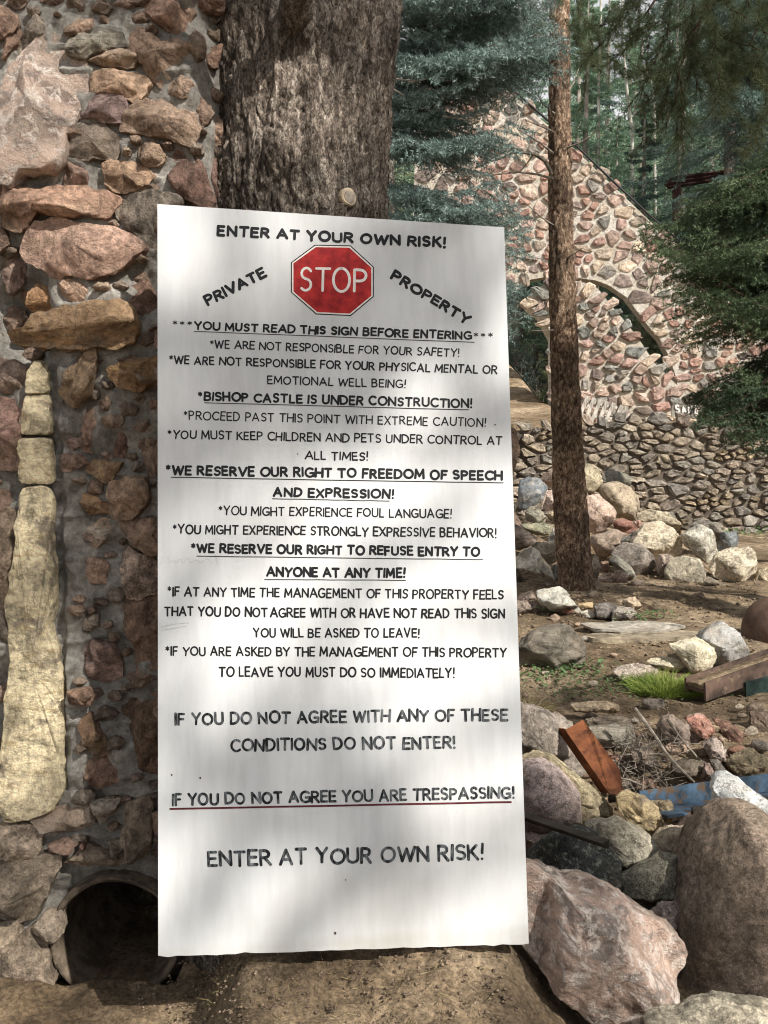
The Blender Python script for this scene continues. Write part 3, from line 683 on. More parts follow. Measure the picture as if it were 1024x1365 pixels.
# yellow sandstone strip, four blocks
S_=((0,0,1024,1365),1024)
for i,(pts,lab) in enumerate([([(50,481),(58,482),(64,497),(65,524),(36,526),(38,500)],1),
 ([(36,526.5),(65,525),(67,545),(70,580),(26,579),(27,562),(34,545)],2),
 ([(28,584),(68,583),(71,610),(72,645),(26,645),(28,610)],3),
 ([(25,648),(72,648),(73,690),(72,745),(78,790),(70,832),(80,872),(85,905),(84,950),(84,1000),(87,1050),(80,1072),(58,1087),(30,1095),(3,1100),(1,1070),(4,1000),(8,940),(15,880),(12,825),(11,770),(22,740),(23,690)],4)]):
    q=pts; c=centroid(q)
    q=resample(q,60 if i==3 else 30); gj=np.random.default_rng(i); q=q+np.c_[gj.normal(0,1.1,len(q)),gj.normal(0,.35,len(q))]; q=[tuple(a) for a in q]
    stone_px('sandstone_block',q,3.335,.032,M['sand'],lin('ecdcb8',1.1),500+i,pil,box=.06,facets=2,rough=.024,nr=34,nseg=130 if i==3 else 60,freq=4,jag=.004,fcut=(.75,.9),fine=.0015,label='pale yellow sandstone block' if i==3 else None)
# ---------------------------------------------------------------- the big tree
bt=empty('large_tree',(-.32,3.70,gzat(-.32,3.7)),'massive grey fissured trunk that the white sign leans on','tree')
cx0=P(404,290,3.68); 
nt_,nh=460,640; zt=np.linspace(-.45,5.2,nh); th=np.linspace(0,2*math.pi,nt_,endpoint=False)
TH,ZT=np.meshgrid(th,zt); TH=TH.ravel(); ZT=ZT.ravel()
def cyl(z): # centre x and radius by height
    t=np.clip((z-2.4)/1.0,-3,4)
    x=cx0[0]-.025+.018*t+.012*np.maximum(t,0)**2; r=.312+.012*np.maximum(t-.0,0)+.05*sstep(2.3,3.4,z)-.07*sstep(3.6,5.2,z)+.16*np.exp(-np.maximum(z+.2,0)/.35)
    return x,r
cxz,rz=cyl(ZT); 
q=np.c_[np.cos(TH)*.36,np.sin(TH)*.36,ZT]; wq=q+.028*np.stack([fbm(q*7,4,j) for j in (1,2,3)],1)
F1,F2,ID=worley(wq*np.array([46,46,17]),4); G1,G2,_=worley(wq*np.array([17,17,4.0])+5,9)
crack=sstep(0,.16,F2-F1)*.30+sstep(0,.16,G2-G1)*.55; plate=ID*.30
rel=crack+plate+.30*fbm(q*np.array([70,70,40]),4,7)+.55*fbm(wq*np.array([22,22,4]),3,17); lump=fbm(q*np.array([4,4,2]),3,12)
r=rz+.018*rel+.022*lump
def knot(px,py,amp,s): 
    p=P(px,py,3.32); d=np.sqrt(((cxz+np.cos(TH)*rz)-p[0])**2+(ZT-p[2])**2+0*TH); return amp*np.exp(-(d/s)**2)*(np.sin(TH)<0)
r=r+knot(480,252,.03,.06)+knot(375,195,.035,.08)+knot(400,25,.07,.07)+knot(330,235,.02,.07)
VV=np.c_[cxz+np.cos(TH)*r,3.70+np.sin(TH)*r,ZT]
I=np.arange(nh-1)[:,None]*nt_+np.arange(nt_)[None]; J=np.arange(nh-1)[:,None]*nt_+(np.arange(nt_)[None]+1)%nt_
FF=np.stack([I,J,J+nt_,I+nt_],-1).reshape(-1,4)
obj('trunk',mesh('trunk',VV,FF,M['bark'],smooth=True),bt)
M['cutwood']=simple('weathered_cut_wood',lin('8d8172'),lin('b8a78c'),30,.9)
def stub(px,py,rr,ln,col_='cutwood'):
    p=P(px,py,3.33); c=np.array([cyl(p[2])[0],3.70,p[2]]); d=p-c; d/=np.linalg.norm(d); s=c+d*(cyl(p[2])[1]-.03)
    V,F=tube_geo([s,s+d*(.05+ln),s+d*(.056+ln)],[rr*1.15,rr,rr*.86],18,noise_amp=.003); V2,F2=tube_geo([s+d*(.053+ln),s+d*(.0585+ln)],[rr*.72,rr*.66],18)
    a=obj('cut_branch',mesh('cut_branch',V,F,M['cutwood'],smooth=False),bt); obj('heartwood',mesh('heartwood',V2,F2,M['deadwood']),a)
stub(489,254,.034,.014)
b0=P(398,26,3.36); V,F=tube_geo([b0+[0,.05,.03],b0+[0,-.07,-.01],b0+[.02,-.2,.06],b0+[.05,-.42,.3],b0+[.12,-.7,.75]],[.085,.062,.05,.045,.035],16,noise_amp=.008)
obj('limb',mesh('limb',V,F,M['bark'],smooth=True),bt)
# ---------------------------------------------------------------- the white sign
def boardP(u,v):  # u 0..1 across, v 0..1 up
    return BO+BA*u+BB*v
def cam2w(c): return CP+Xv*c[0]+Uv*c[1]+Fv*c[2]
BO=cam2w(np.array([-.7153,-1.4080,2.8517])); BA=(Xv*.98205-Uv*.02589+Fv*.12303)*1.22; BB=(-Xv*.02245+Uv*1.00607+Fv*.08535)*2.44
BN=np.cross(BA,BB); BN/=np.linalg.norm(BN)
if BN[1]>0: BN=-BN
def onboard(px,py,lift=0):
    d=ray(px,py); t=((BO+BN*lift-CP)@BN)/(d@BN); return CP+d*t
sign=empty('warning_sign',BO+BA*.5,'tall white painted plywood board with black hand lettering leaning on the big tree','sign')
def paintmat():
    m,t,b=newmat('white_painted_plywood'); b.inputs['Roughness'].default_value=.62
    n1=noise(t,3,5,.6,stretch=(9,9,.7)); n2=noise(t,24,5,.7,stretch=(6,6,.5)); n3=noise(t,2.2,5,.6); n4=noise(t,90,3,.6)
    c=mix(t,1.0,lin('cfd1d2'),ramp(t,n1.outputs[0],[(.38,.94),(.6,1.02)]).outputs[0],'MULTIPLY')
    c=mix(t,ramp(t,n2.outputs[0],[(.62,0),(.74,.30)]).outputs[0],c,lin('a8a49b'))
    c=mix(t,ramp(t,n3.outputs[0],[(.45,0),(.75,.16)]).outputs[0],c,lin('b5ac9c'))
    tc=N(t,'ShaderNodeTexCoord'); sp=N(t,'ShaderNodeSeparateXYZ'); t.links.new(tc.outputs['Object'],sp.inputs[0])
    ed=ramp(t,sp.outputs[2],[(0,.30),(.03,.12),(.3,0)]); dn=mix(t,1.0,ed.outputs[0],ramp(t,n3.outputs[0],[(.35,.3),(.65,1.4)]).outputs[0],'MULTIPLY')
    c=mix(t,dn,c,lin('8f8468'))
    t.links.new(c,b.inputs['Base Color']); p=bump(t,b,n2.outputs[0],.12,.0015); bump(t,b,n4.outputs[0],.12,.001,p); return m
M['paint']=paintmat()
M['ply']=simple('plywood_edge',lin('8d7a5e'),lin('b09b7a'),40,.9,stretch=(1,1,1))
TH_=.018
nu,nv=40,80
us=np.linspace(0,1,nu+1); vs_=np.linspace(0,1,nv+1)
front=[boardP(u,v) for v in vs_ for u in us]; 
g=np.random.default_rng(3)
front=np.array(front); bi=[i for i in range(nu+1)]; front[bi]+= (g.normal(0,.0012,(len(bi),1)))*BB/2.44
back=front-BN*TH_
F=[];mi=[]
for j in range(nv):
    for i in range(nu): a=j*(nu+1)+i; F.append((a,a+1,a+nu+2,a+nu+1)); mi.append(0)
nF=len(front)
for j in range(nv):
    for i in range(nu): a=nF+j*(nu+1)+i; F.append((a,a+nu+1,a+nu+2,a+1)); mi.append(1)
per=[i for i in range(nu+1)]+[j*(nu+1)+nu for j in range(1,nv+1)]+[nv*(nu+1)+i for i in range(nu-1,-1,-1)]+[j*(nu+1) for j in range(nv-1,0,-1)]
for a,b_ in zip(per,per[1:]+per[:1]): F.append((a,a+nF,b_+nF,b_)); mi.append(1)
obj('board',mesh('board',np.vstack([front,back])-BO,F,[M['paint'],M['ply']],mi),sign,BO)
def ink(name,c1,c2,scale,lo,hi,rough=.5,st=(1,1,.5)):
    m,t,b=newmat(name); b.inputs['Roughness'].default_value=rough; n_=noise(t,scale,4,.6,stretch=st)
    t.links.new(ramp(t,n_.outputs[0],[(lo,c1),(hi,c2)]).outputs[0],b.inputs['Base Color']); return m
M['ink']=ink('black_sign_paint',lin('0c0d10'),lin('1d1f22'),60,.3,.8)
M['faded']=ink('faded_black_sign_paint',lin('16191d'),lin('7d8285'),55,.44,.72,.6,(1.6,1.6,.4))
M['maroon']=ink('dark_red_line_paint',lin('4a1a20'),lin('7a3a40'),40,.4,.8)
M['pencil']=ink('faint_pencil',lin('b4b7b6'),lin('c6c8c7'),60,.3,.7)
M['red']=ink('red_sign_paint',lin('8a1218'),lin('c8322c'),26,.35,.72,.5,(1,1,1))
M['whitepaint']=ink('white_letter_paint',lin('d8cfc8'),lin('f0ebe6'),60,.3,.7)
def arc(cx,cy,rx,ry,a0,a1,n=12): return [(cx+rx*math.cos(R(a)),cy+ry*math.sin(R(a))) for a in np.linspace(a0,a1,n)]
G={'A':(.70,[[(0,0),(.35,1)],[(.35,1),(.70,0)],[(.12,.33),(.58,.33)]]),
'B':(.54,[[(0,0),(0,1)],[(0,1),(.25,1)]+arc(.25,.77,.22,.23,90,-90,9)+[(0,.54)],[(0,.54),(.28,.54)]+arc(.28,.27,.25,.27,90,-90,9)+[(0,0)]]),
'C':(.62,[arc(.38,.5,.38,.5,48,312,18)]),
'D':(.62,[[(0,0),(0,1)],[(0,1),(.18,1)]+arc(.18,.5,.44,.5,85,-85,14)+[(0,0)]]),
'E':(.46,[[(0,0),(0,1)],[(0,1),(.45,1)],[(0,.52),(.40,.52)],[(0,0),(.46,0)]]),
'F':(.44,[[(0,0),(0,1)],[(0,1),(.44,1)],[(0,.52),(.38,.52)]]),
'G':(.68,[arc(.38,.5,.38,.5,50,330,18),[(.42,.44),(.70,.44)],[(.70,.44),(.69,.08)]]),
'H':(.60,[[(0,0),(0,1)],[(.60,0),(.60,1)],[(0,.5),(.60,.5)]]),
'I':(.0,[[(0,0),(0,1)]]),
'K':(.52,[[(0,0),(0,1)],[(.48,1),(.03,.47)],[(.16,.60),(.54,0)]]),
'L':(.42,[[(0,1),(0,0)],[(0,0),(.42,0)]]),
'M':(.76,[[(0,0),(.06,1)],[(.06,1),(.38,.22)],[(.38,.22),(.70,1)],[(.70,1),(.76,0)]]),
'N':(.62,[[(0,0),(0,1)],[(0,1),(.62,0)],[(.62,0),(.62,1)]]),
'O':(.74,[arc(.37,.5,.37,.5,90,450,24)]),
'P':(.50,[[(0,0),(0,1)],[(0,1),(.24,1)]+arc(.24,.74,.26,.26,90,-90,9)+[(0,.48)]]),
'R':(.54,[[(0,0),(0,1)],[(0,1),(.24,1)]+arc(.24,.75,.24,.25,90,-90,9)+[(0,.5)],[(.22,.5),(.54,0)]]),
'S':(.50,[[(.46,.86)]+arc(.26,.755,.22,.235,45,255,9)+arc(.25,.26,.24,.25,75,-140,10)]),
'T':(.58,[[(0,1),(.58,1)],[(.29,1),(.29,0)]]),
'U':(.58,[[(0,1),(0,.34)]+arc(.29,.3,.29,.3,180,360,9)+[(.58,.34),(.58,1)]]),
'V':(.64,[[(0,1),(.32,0)],[(.32,0),(.64,1)]]),
'W':(.92,[[(0,1),(.23,0)],[(.23,0),(.46,.9)],[(.46,.9),(.69,0)],[(.69,0),(.92,1)]]),
'X':(.58,[[(0,1),(.58,0)],[(.58,1),(0,0)]]),
'Y':(.60,[[(0,1),(.30,.48)],[(.60,1),(.30,.48)],[(.30,.48),(.28,0)]]),
'!':(.06,[[(.05,1.04),(.03,.42)],[(.03,.01),(.03,.0)]]),
'*':(.34,[[(.17+.17*math.cos(R(a)),.72+.23*math.sin(R(a))),(.17-.17*math.cos(R(a)),.72-.23*math.sin(R(a)))] for a in (90,30,150)])}
def ribbon(pts,w):
    """2-D stroke of width w with round ends -> verts, faces"""
    p=np.array(pts,float); n=len(p)
    if n==2: p=np.array([p[0],p[0]*.5+p[1]*.5,p[1]]); n=3
    T=np.gradient(p,axis=0); T/=np.maximum(np.linalg.norm(T,axis=1),1e-9)[:,None]; Nn=np.c_[-T[:,1],T[:,0]]
    V=[];F=[]
    L=p+Nn*w/2; Rr=p-Nn*w/2
    V=list(L)+list(Rr)
    for i in range(n-1): F.append((i,n+i,n+i+1,i+1))
    for c,t,nn,a,b in ((p[0],-T[0],Nn[0],n,0),(p[-1],T[-1],Nn[-1],n-1,2*n-1)):
        k=len(V); s=1 if a==n-1 else -1
        cap=[c+nn*math.cos(q)*w/2*s+t*math.sin(q)*w/2 for q in (R(36),R(72),R(108),R(144))]
        V+=cap; F.append((a,k,k+1,k+2,k+3,b))
    return V,F
def lettering(name,items,mat,parent=sign,label=None,jit=1.0,seed=0,proj=onboard,lift0=.0009):
    """items: (text,x0,y0,x1,y1,cap height,stroke) in photograph pixels along the baseline"""
    g=np.random.default_rng(seed); V=[];F=[]
    def put(pts,w,k):
        v,f=ribbon(pts,w); o=len(V); lf=lift0+.00012*(k%7)
        V.extend([proj(a,b,lf) for a,b in v]); F.extend([tuple(i+o for i in q) for q in f])
    for it in items:
        if it[0]=='_':
            _,x0,y0,x1,y1,wd=it; n=14; xs_=np.linspace(x0,x1,n); ys_=np.linspace(y0,y1,n)+g.normal(0,.12,n); put(list(zip(xs_,ys_)),wd,5); continue
        text,x0,y0,x1,y1,h,wd=it; GAP=.16+wd/h*.45; SP=.40
        tot=0;lay=[]
        for ch in text:
            if ch==' ': tot+=SP; continue
            lay.append((ch,tot)); tot+=G[ch][0]+GAP
        tot-=GAP; L=math.hypot(x1-x0,y1-y0)-wd; sx=L/(tot*h); ux,uy=(x1-x0)/math.hypot(x1-x0,y1-y0),(y1-y0)/math.hypot(x1-x0,y1-y0)
        for ch,a in lay:
            hs=h*g.uniform(.96,1.05)-wd; rot=R(g.normal(0,1.4)*jit); dy=g.normal(0,.022)*h*jit; wsc=g.uniform(.94,1.05); sl=g.normal(0,.02)*jit
            for k,stk in enumerate(G[ch][1]):
                q=[]
                for x,y in stk:
                    X=(a+x*wsc+sl*y)*h*sx+wd/2; Y=y*hs+wd/2+dy+(.06*h if ch=='*' else 0)
                    X,Y=X+math.sin(rot)*(Y-h/2)*-1,Y+math.sin(rot)*(x)*h*.5
                    q.append((x0+ux*X+uy*Y,y0+uy*X-ux*Y))
                put(q,wd*g.uniform(.92,1.12)*(.75 if ch=='*' else 1.13),k)
    V=np.array(V); o=localised(name,V,F,mat,parent)
    if label:o['label']=label
    return o
lines=[
([("ENTER AT YOUR OWN RISK!",289,314.5,594.5,331,14.6,3.3)],'ink'),
([("PRIVATE",277,408.5,356.5,368.5,14.8,3.3)],'ink'),
([("PROPERTY",519.5,371.4,622.5,434,14,3.2)],'ink'),
([("***",229.5,438.5,256,439.5,12,1.5),("YOU MUST READ THIS SIGN BEFORE ENTERING",259,439.6,629,453.4,11.6,2.3),("***",631,454.5,657,455,12,1.5),("_",259,441.6,632.2,456.2,.9)],'ink'),
([("*WE ARE NOT RESPONSIBLE FOR YOUR SAFETY!",279.2,464.4,612.7,476,11.3,1.6)],'ink'),
([("*WE ARE NOT RESPONSIBLE FOR YOUR PHYSICAL MENTAL OR",224.9,485,663,499,11.6,1.8)],'ink'),
([("EMOTIONAL WELL BEING!",356.2,512.1,541,517.4,11.3,1.6)],'ink'),
([("*BISHOP CASTLE IS UNDER CONSTRUCTION!",263.5,534.2,629.7,544.4,12.6,2.4),("_",272.9,536.8,624.6,546.4,1.0)],'ink'),
([("*PROCEED PAST THIS POINT WITH EXTREME CAUTION!",244.4,559.6,648.2,569.2,12,1.5)],'ink'),
([("*YOU MUST KEEP CHILDREN AND PETS UNDER CONTROL AT",222.9,584.8,669.8,593.6,12,1.7)],'ink'),
([("ALL TIMES!",406.2,612.6,490.8,614.3,11.6,1.8)],'ink'),
([("*WE RESERVE OUR RIGHT TO FREEDOM OF SPEECH",220.3,633.2,670.5,641,13.6,2.8),("_",228.4,636.2,671,643.6,1.1)],'ink'),
([("AND EXPRESSION!",363.8,662.2,525.6,665.2,13,2.7),("_",363.3,664.6,519.2,667.9,1.0)],'ink'),
([("*YOU MIGHT EXPERIENCE FOUL LANGUAGE!",290.9,686.5,602.5,691.2,12.4,1.7)],'ink'),
([("*YOU MIGHT EXPERIENCE STRONGLY EXPRESSIVE BEHAVIOR!",230,711.8,662.2,717,12.8,1.9)],'ink'),
([("*WE RESERVE OUR RIGHT TO REFUSE ENTRY TO",254.1,737.2,640.1,742.2,13.2,2.7),("_",262.5,741.2,643.6,746,1.0)],'ink'),
([("ANYONE AT ANY TIME!",354.9,769.2,540.8,770.8,13.6,2.7),("_",353,772.4,540.8,773.5,1.0)],'ink'),
([("*IF AT ANY TIME THE MANAGEMENT OF THIS PROPERTY FEELS",222.9,795,671.6,799.4,13,1.9)],'ink'),
([("THAT YOU DO NOT",219,821.2,357,823,13.4,2.1),("AGREE WITH OR HAVE NOT READ THIS SIGN",360,823.2,673.6,824.8,13.4,2.1)],'ink'),
([("YOU WILL BE ASKED TO LEAVE!",337.6,850.2,559.8,850,13,1.9)],'ink'),
([("*IF YOU ARE ASKED BY THE MANAGEMENT OF THIS PROPERTY",220.3,874.3,675.6,876.6,13,1.9)],'ink'),
([("TO LEAVE YOU MUST DO SO IMMEDIATELY!",291.4,902.2,606.3,903.8,13.6,2.0)],'ink'),
([("IF YOU DO NOT AGREE WITH ANY OF THESE",233,967,677.4,961,17,2.9)],'faded'),
([("CONDITIONS DO NOT ENTER!",307.1,1002.4,607.6,998,17.4,3)],'faded'),
([("IF YOU DO NOT AGREE YOU ARE TRESPASSING!",229.2,1074.7,686.3,1064.6,16.6,2.9)],'faded'),
([("ENTER AT YOUR OWN RISK!",276.7,1156.3,645.2,1147,22,3.5)],'faded'),
]
for i,(it,mt) in enumerate(lines):
    txt=' '.join(q[0] for q in it if q[0] not in ('_','***'))
    for q in it:
        if q[0]=='_': lettering('underline',[q],M[mt],seed=90+i)
        if q[0]=='***': lettering('stars',[q],M[mt],seed=91+i)
    it=[q for q in it if q[0] not in ('_','***')]
    lettering('lettering',it,M[mt],seed=40+i,label=('faded grey' if mt=='faded' else 'black')+' painted line reading '+txt)
lettering('underline',[("_",227.2,1078.3,681.2,1069.2,2.5)],M['maroon'],label='dark red painted underline')
# faint pencil scrawl
g=np.random.default_rng(9); sc_pts=[(214,752),(217,741),(220,750),(224,741),(227,751),(231,746),(235,750),(240,745),(245,751),(250,742),(254,750),(261,746),(268,750),(276,744),(284,751),(288,739),(290,752)]
V,F=ribbon(sc_pts,.8); V=np.array([onboard(a,b,.0012) for a,b in V]); localised('pencil_mark',V,F,M['pencil'],sign)
V,F=ribbon([(215,836),(230,832),(252,830),(250,834),(216,840)],.8); V=np.array([onboard(a,b,.0012) for a,b in V]); localised('pencil_mark',V,F,M['pencil'],sign)
# octagon
OC=np.array([(419.6,326.2),(467.4,327),(498.4,355.7),(498.4,395.5),(467.9,421.2),(421.4,419.1),(387.9,389.7),(387.9,349.8)]); oc=OC.mean(0)
def octo(name,off,mat,lift,par):
    d=OC-oc; q=oc+d*(1-off/np.linalg.norm(d,axis=1))[:,None]; V=np.array([onboard(a,b,lift) for a,b in q]); return localised(name,V,[tuple(range(8))],mat,par)
oe=octo('stop_octagon',0,M['ink'],.0008,sign); oe['label']='hand painted red stop octagon'
octo('white_border',1.5,M['whitepaint'],.0012,oe); octo('red_field',3.6,M['red'],.0016,oe)
lettering('lettering',[("STOP",398.8,388.6,488.8,390,32.5,3.0)],M['whitepaint'],parent=oe,label='white letters reading STOP',jit=.5,seed=5,lift0=.0021)
for k,(px,py,s) in enumerate([(447,1244,1.7),(660,566,.9),(397,605,.8),(267,1037,1.3),(229,1033,1.2),(461,1173,.9)]):
    V=np.array([onboard(px+math.cos(a)*s,py+math.sin(a)*s*1.2,.0011) for a in np.linspace(0,6.28,8,endpoint=False)]); localised('nail_mark',V,[tuple(range(8))],M['darktwig'],sign)
# ---------------------------------------------------------------- castle walls, retaining wall
def px2(pts,Y): return [(float(P(a,b,Y)[0]),float(P(a,b,Y)[2])) for a,b in pts]
REDS=['a8877a','b09482','957467','a3897a','8d7a70','b79f88','987364','8b857c','a5937f','7e6f66','b59d89','c0a98e']
BROWN=['93846f','8a7c6a','96876f','8a7a6b','7a736a','93836f','8f887b','82786c','9d8f7a']
YC=22.0
main_px=[(560,20),(640,88),(760,193),(870,298),(1030,432),(1200,560),(1200,640),(905,620),(903,512),(899,495),(891,473),(880,452),(866,437),(852,418),(835,396),(813,381),(795,374),(762,369),(735,368),(706,373),(688,388),(668,402),(650,430),(640,600),(540,600)]
cas=empty('castle_buttress',(P(760,600,YC)[0],YC,2.2),'sunlit sloping stone buttress wall with pale mortar and an arched opening on the hillside','stone buttress')
pw=px2(main_px,YC); wall_body('mortar_core',pw[::-1],YC,YC+.35,M['mortar2'],cas)
vis=px2([(572,42),(640,92),(760,198),(870,303),(1030,437),(1130,520),(1130,600),(907,600),(907,512),(903,493),(895,471),(884,449),(870,434),(856,415),(838,392),(815,377),(795,370),(762,365),(735,364),(706,369),(686,384),(664,398),(640,420),(610,420),(565,300)],YC)
rubble_stones(cas,vis,YC,.17,.50,1.2,11,REDS,prot=.065,gap=.055,maxn=290)
V,F=tube_geo([P(a,b,YC-.12)+np.array([0,0,.06]) for a,b in [(560,16),(640,85),(760,190),(815,243),(870,294),(950,362),(1030,427),(1200,556)]],.026,6)
M['blacksteel']=simple('black_painted_steel',lin('16171a'),lin('2e2e30'),10,.5)
obj('coping_rail',mesh('coping_rail',V,F,M['blacksteel'],smooth=True),cas)
YP=20.4
pier_px=[(700,398),(716,384),(735,376),(765,374),(790,379),(799,387),(813,405),(827,421),(846,444),(857,460),(873,484),(895,506),(915,525),(950,545),(1010,575),(1010,620),(738,620),(738,450),(722,420),(708,410)]
pier=empty('castle_pier',(P(800,600,YP)[0],YP,2.1),'curved stone pier under the arch, grey and pink stones, behind the pallet','stone pier')
wall_body('mortar_core',px2(pier_px,YP)[::-1],YP,YP+.7,M['mortar2'],pier)
rubble_stones(pier,px2([(704,398),(718,388),(736,380),(765,378),(788,383),(796,390),(810,408),(824,424),(843,447),(854,463),(870,487),(893,510),(912,528),(946,549),(1000,575),(1000,600),(742,600),(742,450),(724,420)],YP),YP,.17,.52,1.3,12,REDS+['80827c','8f8d84','77786f','a39a88'],prot=.10,gap=.05,maxn=290)
# opening beyond the arch is filled by bushes and the hillside
YR=16.0
def ywr(x): return YR+.0*x
ret=empty('retaining_wall',(2.5,YR,0),'long brown dry looking rubble retaining wall behind the boulder heap','retaining wall')
rp=[(x,zz) for x,zz in [(-1.2,-.6),(-1.2,1.75),(1.5,1.85),(2.6,1.95),(3.4,2.02),(4.2,2.1),(5,2.06),(6,2.12),(7,2.18),(9.5,2.25),(9.5,-.6)]]
wall_body('mortar_core',rp[::-1],YR,YR+.75,M['mortar3'],ret)
rubble_stones(ret,[(1.9,-.05),(1.9,1.95),(2.6,2.0),(3.4,2.05),(4.2,2.12),(5,2.1),(6,2.16),(7.2,2.2),(7.6,-.05)],YR,.14,.50,1.9,13,BROWN,prot=.075,gap=.035,maxn=300)
# capping stones and loose stones along the terrace edge
g=np.random.default_rng(14)
for i,(a,b,ww,hh,cx_,yy,lab) in enumerate([(690,573,46,22,'93887a',17.3,'grey flat stone on the terrace edge nearest the white sign'),(722,590,40,26,'8c7a6a',16.5,'brown stone on the wall top left of the pine trunk'),(795,579,44,17,'8a7466',16.4,'long brown stone lying on the wall top below the pallet'),(915,563,34,13,'c0a88f',16.5,'pale pinkish stone on the wall top below the white lettering'),(975,550,40,22,'8e7c6c',16.6,'brown stone on the wall top at the right')]):
    pts=[(a+math.cos(t)*ww/2*g.uniform(.85,1.1),b+math.sin(t)*hh/2*g.uniform(.85,1.1)) for t in np.linspace(0,6.28,9,endpoint=False)]
    stone_px('capping_stone',pts,yy,.25,M['plain'],lin(cx_),600+i,None,lab,'stone','loose stones on the terrace edge',nr=12,nseg=26)
# pallet
M['greywood']=simple('weathered_grey_board',lin('8d867d'),lin('d2ccc1'),6,.9,40,.5,.004,stretch=(8,8,1))
YPl=18.6
A_=[P(*q,YPl) for q in [(781,528),(838,543),(822,576),(762,574)]]
pe=empty('wooden_pallet',P(795,570,YPl),'broken grey wooden pallet leaning at the foot of the stone pier','pallet')
def quadbox(a,b,c,d,th,name,par,mat):
    V=[a,b,c,d]; V=np.array(V); n=np.cross(V[1]-V[0],V[3]-V[0]); n/=np.linalg.norm(n)
    if n[1]<0:n=-n
    V=np.vstack([V,V+n*th]); F=[(0,1,2,3),(7,6,5,4),(0,4,5,1),(1,5,6,2),(2,6,7,3),(3,7,4,0)]
    return localised(name,V,F,mat,par)
def bil(u,v,off=0): 
    p=(A_[0]*(1-u)+A_[1]*u)*(1-v)+(A_[3]*(1-u)+A_[2]*u)*v; return p+np.array([0,off,0])
for k in range(7):
    if k==5: u=.80
    else: u=k/6.6
    quadbox(bil(u,-.02,-.02),bil(u+.085 if k!=5 else u+.1,-.02+.02*(k%2),-.02),bil(u+.085,1.03,-.02),bil(u,1.0,-.02),.03,'slat',pe,M['greywood'])
for v in (.06,.46,.88): quadbox(bil(0,v,.04),bil(1,v,.04),bil(1,v+.1,.04),bil(0,v+.1,.04),.10,'bearer',pe,M['greywood'])
# sand board
YS=16.2
sb=empty('sand_board',P(913,557,YS),'small dark board with white hand lettering reading SAND on the wall top','sign')
V,F=box_geo(-.20,.22,0,.03,0,.21); c=P(911,549,YS); 
localised('panel',V+[c[0],c[1]+.03,c[2]-.09],F,M['farbark'],sb)
def on_sb(px,py,lift=0): return P(px,py,YS+.015-lift)
lettering('lettering',[("S",901,552.5,907.5,551.5,12,2.1),("A",909,552.6,916,551.8,11,2.1),("N",917.5,552.8,924.5,552.3,11,2.0),("D",926.5,552.6,932,552.3,11,2.0)],M['whitepaint'],parent=sb,proj=on_sb,seed=77,lift0=.004,label='white brushed letters reading SAND')
# rusty roof and rail among the trees
M['rustred']=simple('dark_rusty_red_steel',lin('2c1c1a'),lin('4c332f'),5,.8)
YH=26.0
sh=empty('metal_canopy',P(930,330,YH),'dark rust red metal canopy edge on posts between the trees','canopy')
for (a,b,c_,d_,r_) in [(888,245,962,233,.10),(890,250,1010,231,.05),(893,238,985,226,.05)]:
    V,F=tube_geo([P(a,b,YH),P(c_,d_,YH+.5)],r_,4); localised('beam',V,F,M['rustred'],sh)
V,F=tube_geo([P(902,246,YH+.1),P(902,420,YH+.1)],.12,6); localised('post',V,F,M['rustred'],sh)
V,F=tube_geo([P(975,236,YH+.3),P(975,420,YH+.3)],.12,6); localised('post',V,F,M['rustred'],sh)
